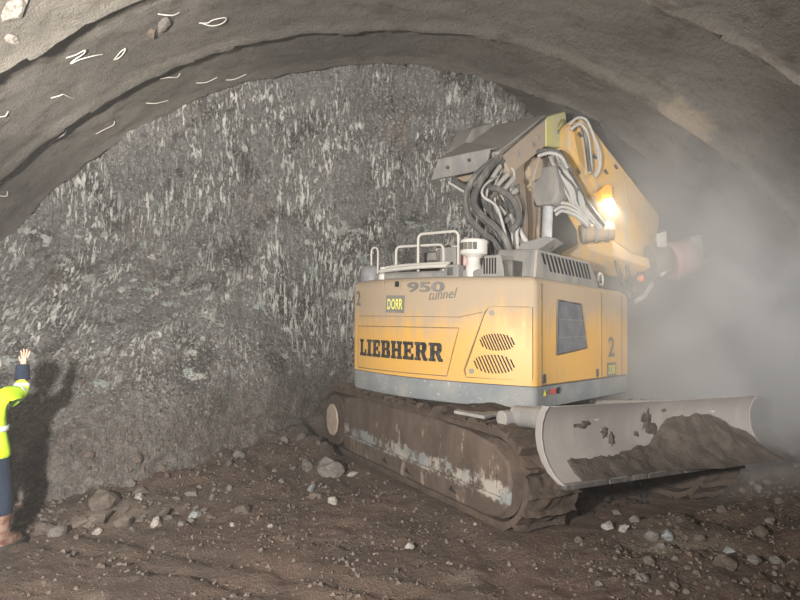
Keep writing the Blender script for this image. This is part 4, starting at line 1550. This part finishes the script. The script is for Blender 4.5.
SKIN = simple('skin', (0.62, 0.36, 0.27), (0.55, 0.31, 0.23), rough=0.55, bump=0.05)
t = NT('hi_vis_cloth')
folds = t.noise(7, 4, 0.6)
HIVIS = t.done(t.mix(t.ramp(t.noise(5, 4), 0.4, 0.6), (0.50, 0.80, 0.015), (0.58, 0.84, 0.05)), 0.75, folds, 0.5, 0.03)
NAVY = simple('navy_cloth', (0.011, 0.018, 0.036), (0.016, 0.025, 0.045), rough=0.85, bump=0.5, bscale=9, dist=0.03)
TAPE = simple('reflective_tape', (0.62, 0.64, 0.66), (0.5, 0.53, 0.56), rough=0.35, bump=0.05)
BOOT = simple('muddy_tan_boot', (0.11, 0.045, 0.028), (0.25, 0.16, 0.12), scale=16, rough=0.7, bump=0.4, bscale=20)
HELMET = simple('white_helmet', (0.75, 0.74, 0.70), (0.68, 0.67, 0.63), rough=0.35, bump=0.03)
HAIR = simple('brown_hair', (0.05, 0.032, 0.02), (0.035, 0.022, 0.015), bscale=80, bump=0.6)

PX, PY = -3.905, 5.78
gz = max(ground_z(PX + a, PY + b) for a in (-0.13, 0.0, 0.17, 0.22) for b in (0.0, 0.1, 0.2)) - 0.012
pr = empty('person', (PX, PY, gz))
tag(pr, 'person in yellow hi-vis jacket and navy trousers raising one hand to the rock face', 'person')
sh = V((0.185, 0.0, 1.435))
el = V((0.175, 0.26, 1.425))
wr = V((0.155, 0.30, 1.665))
hp = V((0.162, 0.315, 1.755))
J = {
    'pelvis': ((0, 0, 0.96), (0.155, 0.105)), 'waist': ((0, 0, 1.10), (0.14, 0.10)), 'chest': ((0, 0.0, 1.30), (0.165, 0.115)), 'collar': ((0, -0.01, 1.44), (0.10, 0.08)),
    'neck': ((0, 0.0, 1.53), 0.055), 'jaw': ((0, 0.02, 1.60), (0.068, 0.08)), 'skull': ((0, 0.01, 1.70), (0.078, 0.095)), 'crown': ((0, 0.0, 1.765), (0.055, 0.065)),
    'shr': (sh, 0.07), 'elr': (el, 0.045), 'wrr': (wr, 0.030), 'palm': (hp, (0.040, 0.018)),
    'shl': ((-0.185, 0, 1.435), 0.07), 'ell': ((-0.25, 0.0, 1.14), 0.045), 'wrl': ((-0.26, 0.08, 0.90), 0.030), 'pall': ((-0.258, 0.10, 0.81), (0.018, 0.04)),
    'hr': ((0.10, 0, 0.90), 0.095), 'kr': ((0.155, 0.02, 0.49), 0.058), 'ar': ((0.165, -0.02, 0.09), 0.042), 'tr': ((0.19, 0.11, 0.045), (0.025, 0.02)),
    'hl': ((-0.10, 0, 0.90), 0.095), 'kl': ((-0.12, 0.03, 0.49), 0.058), 'al': ((-0.13, -0.02, 0.09), 0.042), 'tl': ((-0.14, 0.11, 0.045), (0.025, 0.02)),
}
BN = [('pelvis', 'waist'), ('waist', 'chest'), ('chest', 'collar'), ('collar', 'neck'), ('neck', 'jaw'), ('jaw', 'skull'), ('skull', 'crown'),
      ('collar', 'shr'), ('shr', 'elr'), ('elr', 'wrr'), ('wrr', 'palm'), ('collar', 'shl'), ('shl', 'ell'), ('ell', 'wrl'), ('wrl', 'pall'),
      ('pelvis', 'hr'), ('hr', 'kr'), ('kr', 'ar'), ('ar', 'tr'), ('pelvis', 'hl'), ('hl', 'kl'), ('kl', 'al'), ('al', 'tl')]
# nose bridge gives the head a front
J['nose'] = ((0, 0.115, 1.665), 0.014)
BN.append(('skull', 'nose'))
for i, (dx, L, lean) in enumerate(((-0.030, 0.062, -0.012), (-0.010, 0.078, -0.004), (0.011, 0.074, 0.004), (0.030, 0.058, 0.014))):
    b = hp + V((dx, 0.004, 0.025))
    J[f'f{i}a'] = (b, 0.0095)
    J[f'f{i}b'] = (b + V((lean * 0.6, 0.010, L * 0.55)), 0.0088)
    J[f'f{i}c'] = (b + V((lean * 1.3, 0.006, L)), 0.0072)
    BN += [('palm', f'f{i}a'), (f'f{i}a', f'f{i}b'), (f'f{i}b', f'f{i}c')]
J['t0'] = (hp + V((-0.035, 0.012, -0.035)), 0.011)
J['t1'] = (hp + V((-0.060, 0.020, -0.002)), 0.0095)
J['t2'] = (hp + V((-0.068, 0.022, 0.026)), 0.0078)
BN += [('palm', 't0'), ('t0', 't1'), ('t1', 't2')]
q0 = V((-0.258, 0.10, 0.81))
for i, (dy, L) in enumerate(((-0.03, 0.055), (-0.01, 0.072), (0.011, 0.075), (0.03, 0.06))):
    b = q0 + V((0, dy, -0.03))
    J[f'g{i}a'] = (b, 0.0095)
    J[f'g{i}b'] = (b + V((0.008, 0.004, -L * 0.55)), 0.0088)
    J[f'g{i}c'] = (b + V((0.022, 0.006, -L)), 0.0072)
    BN += [('pall', f'g{i}a'), (f'g{i}a', f'g{i}b'), (f'g{i}b', f'g{i}c')]
J['s0'] = (q0 + V((0.012, 0.04, 0.02)), 0.011)
J['s1'] = (q0 + V((0.02, 0.06, -0.02)), 0.009)
BN += [('pall', 's0'), ('s0', 's1')]
bodyp = skin('body', SKIN, J, BN, pr)

# jacket, trousers, boots, helmet
K = {
    'hem': ((0, 0, 0.80), (0.225, 0.165)), 'hip': ((0, 0, 0.90), (0.225, 0.165)), 'waist': ((0, 0, 1.06), (0.212, 0.155)), 'chest': ((0, 0, 1.30), (0.222, 0.160)), 'collar': ((0, -0.01, 1.45), (0.145, 0.115)), 'neck': ((0, -0.005, 1.545), 0.078),
    'shr': (sh + V((0.0, 0, 0)), 0.098), 'elr': (el, 0.076), 'cufr': (wr - (wr - el) * 0.42, 0.066),
    'shl': ((-0.185, 0, 1.435), 0.098), 'ell': ((-0.25, 0, 1.14), 0.074), 'cufl': ((-0.258, 0.05, 0.98), 0.064),
}
jk = skin('jacket', HIVIS, K, [('hem', 'hip'), ('hip', 'waist'), ('waist', 'chest'), ('chest', 'collar'), ('collar', 'neck'), ('chest', 'shr'), ('shr', 'elr'), ('elr', 'cufr'), ('chest', 'shl'), ('shl', 'ell'), ('ell', 'cufl')], pr, fat=1.10)


def cuff(a, b, ra, rb, name, mat, parent):
    return MB().cyl(a, b, ra, 18, rb).build(name, mat, parent, bevel=0.008)


d = (wr - el).normalized()
cuff(wr - d * 0.115, wr + d * 0.035, 0.070, 0.058, 'cuff', NAVY, jk)
cuff(V((-0.258, 0.045, 0.985)), V((-0.26, 0.078, 0.91)), 0.064, 0.056, 'cuff', NAVY, jk)


def band(c, rx, ry, z0, z1, name='reflective_band', parent=jk):
    m = MB()
    n = 28
    rr = []
    for z in (z0, z1):
        rr.append([V((c[0] + rx * math.cos(2 * PI * k / n), c[1] + ry * math.sin(2 * PI * k / n), z)) for k in range(n)])
    m.loft(rr, cap=False)
    o = m.build(name, TAPE, parent)
    sl = o.modifiers.new('thick', 'SOLIDIFY')
    sl.thickness = 0.006
    return o


def sleeve_band(a, b, f, r, w=0.045):
    c = a.lerp(b, f)
    dd = (b - a).normalized()
    return MB().cyl(c - dd * w / 2, c + dd * w / 2, r, 20).build('reflective_band', TAPE, jk)


sleeve_band(sh, el, 0.72, 0.082)
sleeve_band(el, wr, 0.28, 0.073)
sleeve_band(V((-0.185, 0, 1.435)), V((-0.25, 0, 1.14)), 0.6, 0.083)
band((0, 0), 0.205, 0.152, 1.10, 1.15)
for sx in (-1, 1):
    MB().prism([(sx * 0.10, -0.10, 1.47), (sx * 0.145, -0.10, 1.46), (sx * 0.15, -0.155, 1.30), (sx * 0.15, -0.150, 1.10), (sx * 0.105, -0.155, 1.10), (sx * 0.105, -0.162, 1.30)], (0, 0.012, 0)).build('reflective_brace', TAPE, jk)
Tq = {
    'pelvis': ((0, 0, 0.97), (0.17, 0.125)), 'hr': ((0.095, 0, 0.82), 0.125), 'kr': ((0.150, 0.015, 0.50), 0.098), 'ar': ((0.160, -0.01, 0.25), 0.096),
    'hl': ((-0.10, 0, 0.82), 0.125), 'kl': ((-0.12, 0.02, 0.50), 0.098), 'al': ((-0.13, -0.01, 0.25), 0.096),
}
skin('trousers', NAVY, Tq, [('pelvis', 'hr'), ('hr', 'kr'), ('kr', 'ar'), ('pelvis', 'hl'), ('hl', 'kl'), ('kl', 'al')], pr, fat=1.12)
for sx, tx in ((0.165, 0.225), (-0.13, -0.15)):
    m = MB()
    dv = V((tx - sx, 0.23, 0)).normalized()
    nv = V((dv.y, -dv.x, 0))
    c0 = V((sx, -0.015, 0))

    def oval(c, ra, rb, z, n=18):
        return [c + dv * (ra * math.cos(2 * PI * k / n)) + nv * (rb * math.sin(2 * PI * k / n)) + V((0, 0, z)) for k in range(n)]

    m.loft([oval(c0 + dv * 0.075, 0.165, 0.062, 0.02), oval(c0 + dv * 0.078, 0.168, 0.066, 0.05), oval(c0 + dv * 0.065, 0.15, 0.066, 0.085), oval(c0 + dv * 0.03, 0.115, 0.068, 0.115),
            oval(c0 + dv * 0.005, 0.088, 0.070, 0.15), oval(c0, 0.082, 0.074, 0.20), oval(c0, 0.090, 0.084, 0.26), oval(c0, 0.098, 0.092, 0.32), oval(c0, 0.092, 0.086, 0.325)])
    bt = m.build('boot', BOOT, pr)
    m = MB()
    dv = V((tx - sx, 0.23, 0)).normalized()
    nv = V((dv.y, -dv.x, 0))
    c0 = V((sx, -0.03, 0))
    m.prism([c0 + dv * a + nv * b + V((0, 0, -0.005)) for a, b in ((-0.09, -0.035), (-0.09, 0.035), (-0.05, 0.064), (0.1, 0.072), (0.22, 0.062), (0.275, 0.025), (0.275, -0.025), (0.22, -0.062), (0.1, -0.072), (-0.05, -0.064))], (0, 0, 0.042))
    m.build('sole', simple('boot_sole', (0.030, 0.026, 0.024), (0.05, 0.042, 0.036)), bt, bevel=0.005)
    m = MB()
    for q in range(4):
        zq, fq = ((0.125, 0.13), (0.16, 0.088), (0.20, 0.080), (0.24, 0.086))[q]
        m.tube([c0 + dv * fq * 0.96 + nv * -0.035 + V((0, 0, zq)), c0 + dv * (fq + 0.012) + V((0, 0, zq + 0.008)), c0 + dv * fq * 0.96 + nv * 0.035 + V((0, 0, zq))], 0.006, 6)
    m.build('laces', simple('boot_lace', (0.05, 0.04, 0.03), (0.07, 0.055, 0.04)), bt)
m = MB()
m.lathe((0, 0.0, 1.70), [(0.128, 0.0), (0.126, 0.05), (0.108, 0.10), (0.07, 0.135), (0.02, 0.148)], 24)
m.prism([(-0.10, 0.07, 1.705), (0.10, 0.07, 1.705), (0.075, 0.165, 1.70), (0, 0.19, 1.698), (-0.075, 0.165, 1.70)], (0, 0, 0.012))
m.build('helmet', HELMET, pr, bevel=0.005)
m = MB()
m.lathe((0, -0.022, 1.60), [(0.055, -0.03), (0.095, 0.0), (0.105, 0.05), (0.102, 0.10)], 20)
m.build('hair', HAIR, pr)
for sx in (-1, 1):
    MB().lathe((sx * 0.034, 0.099, 1.682), [(0.004, -0.012), (0.013, -0.006), (0.013, 0.006), (0.004, 0.012)], 12).build('eye', HELMET, pr)
    MB().prism([(sx * 0.082, -0.005, 1.63), (sx * 0.086, 0.03, 1.65), (sx * 0.088, 0.03, 1.69), (sx * 0.088, 0.0, 1.695)], (sx * 0.014, 0, 0)).build('ear', SKIN, pr, bevel=0.004)
MB().prism([(-0.025, 0.098, 1.612), (0.025, 0.098, 1.612), (0.018, 0.10, 1.622), (-0.018, 0.10, 1.622)], (0, 0.008, 0)).build('mouth', PINK, pr, bevel=0.002)

# ================================================================== DUST IN THE AIR
def volume_box(name, lo, hi, lab):
    o = MB().box(lo[0], hi[0], lo[1], hi[1], lo[2], hi[2]).build(name, None or NT(name).m, smooth=False)
    o.data.materials.clear()
    tag(o, lab, 'dust', kind='stuff')
    return o


hz = volume_box('haze', (-7.2, -3.0, -0.05), (7.3, 12.6, 6.9), 'thin grey haze filling the tunnel')
t = NT('thin_haze')
vs_ = t.n('ShaderNodeVolumeScatter')
vs_.inputs['Color'].default_value = (0.93, 0.92, 0.90, 1)
vs_.inputs['Density'].default_value = 0.0035
vs_.inputs['Anisotropy'].default_value = 0.15
t.link(vs_.outputs[0], t.out.inputs['Volume'])
hz.data.materials.append(t.m)

dc = volume_box('dust_cloud', (1.6, 6.3, 0.02), (7.0, 12.4, 6.2), 'pale cloud of dust around the breaker and behind the blade')
t = NT('dust_cloud_smoke')
x, y, z = t.xyz()


def gauss(cx_, cy_, cz_, sx, sy, sz):
    q = None
    for a, c_, s in ((x, cx_, sx), (y, cy_, sy), (z, cz_, sz)):
        d_ = t.math('DIVIDE', t.math('SUBTRACT', a, c_), s)
        d_ = t.math('MULTIPLY', d_, d_)
        q = d_ if q is None else t.math('ADD', q, d_)
    return t.math('POWER', 2.718, t.math('MULTIPLY', q, -1.0))


g = t.math('ADD', gauss(5.1, 9.8, 1.7, 1.9, 1.9, 2.0), t.math('MULTIPLY', gauss(4.9, 9.8, 2.9, 1.2, 1.1, 1.1), 0.5))
g = t.math('ADD', g, t.math('MULTIPLY', gauss(5.5, 9.3, 4.6, 1.6, 1.8, 1.6), 0.45))
g = t.math('ADD', g, t.math('MULTIPLY', gauss(3.9, 11.0, 3.6, 1.9, 0.9, 1.9), 0.9))
nz = t.ramp(t.noise(0.9, 4, 0.6, None, 0.6), 0.30, 0.74, 0.35, 1.4)
edge = t.math('MULTIPLY', t.ramp(x, 1.6, 2.6), t.ramp(y, 6.3, 7.4))
dens = t.math('MULTIPLY', t.math('MULTIPLY', t.math('MULTIPLY', g, nz), edge), 1.6)
pv = t.n('ShaderNodeVolumeScatter')
pv.inputs['Color'].default_value = (0.95, 0.945, 0.92, 1)
pv.inputs['Anisotropy'].default_value = 0.1
t.link(dens, pv.inputs['Density'])
t.link(pv.outputs[0], t.out.inputs['Volume'])
dc.data.materials.append(t.m)

# ================================================================== LIGHT
def look(o, target):
    o.rotation_euler = (V(target) - o.location).to_track_quat('-Z', 'Y').to_euler()


def lamp(name, typ, loc, power, col, target=None, **kw):
    d = bpy.data.lights.new(name, typ)
    d.energy = power
    d.color = col
    for k, v in kw.items():
        setattr(d, k, v)
    o = bpy.data.objects.new(name, d)
    o.location = loc
    COL.objects.link(o)
    if target is not None:
        look(o, target)
    return o


lamp('floodlight', 'SPOT', (-1.9, -0.4, 2.55), 4300, (1.0, 0.965, 0.92), (-1.6, 8, 3.2), spot_size=math.radians(128), spot_blend=0.9, shadow_soft_size=0.14)
lamp('floodlight', 'SPOT', (6.3, 1.0, 3.6), 4200, (1.0, 0.97, 0.93), (3.6, 9.0, 2.9), spot_size=math.radians(52), spot_blend=0.7, shadow_soft_size=0.25)
lamp('rear_fill', 'AREA', (0.5, -4.5, 3.4), 90, (1.0, 0.97, 0.92), (0.5, 8, 2.5), shape='RECTANGLE', size=5.0, size_y=2.0)  # soft unseen fill added behind the camera
lamp('left_fill', 'POINT', (-4.0, 2.0, 2.6), 150, (1.0, 0.93, 0.80), shadow_soft_size=0.12)  # added fill brightening the near floor at the left
lamp('left_fill', 'SPOT', (-3.4, 2.2, 2.8), 2600, (1.0, 0.94, 0.83), (-4.4, 5.6, 5.6), spot_size=math.radians(58), spot_blend=0.8, shadow_soft_size=0.12)  # added spot brightening the upper left of the vault
wp = ROOT @ (UP @ lens_c)
lamp('work_light_beam', 'SPOT', tuple(wp + V((-0.03, -0.16, -0.02))), 55, (1.0, 0.93, 0.80), tuple(wp + V((-0.55, -0.15, -1.0))), spot_size=math.radians(150), spot_blend=0.6, shadow_soft_size=0.05)

w = bpy.data.worlds.new('world')
scn.world = w
w.use_nodes = True
bg = w.node_tree.nodes['Background']
bg.inputs[0].default_value = (0.9, 0.95, 1.0, 1)
bg.inputs[1].default_value = 0.03

scn.view_settings.view_transform = 'Standard'
scn.view_settings.look = 'None'
scn.view_settings.gamma = 1.0
scn.view_settings.use_curve_mapping = False
scn.view_settings.exposure = 0.3
scn.cycles.use_denoising = True
scn.cycles.volume_step_rate = 0.5
scn.cycles.volume_bounces = 1
scn.cycles.max_bounces = 6
scn.cycles.sample_clamp_indirect = 6.0
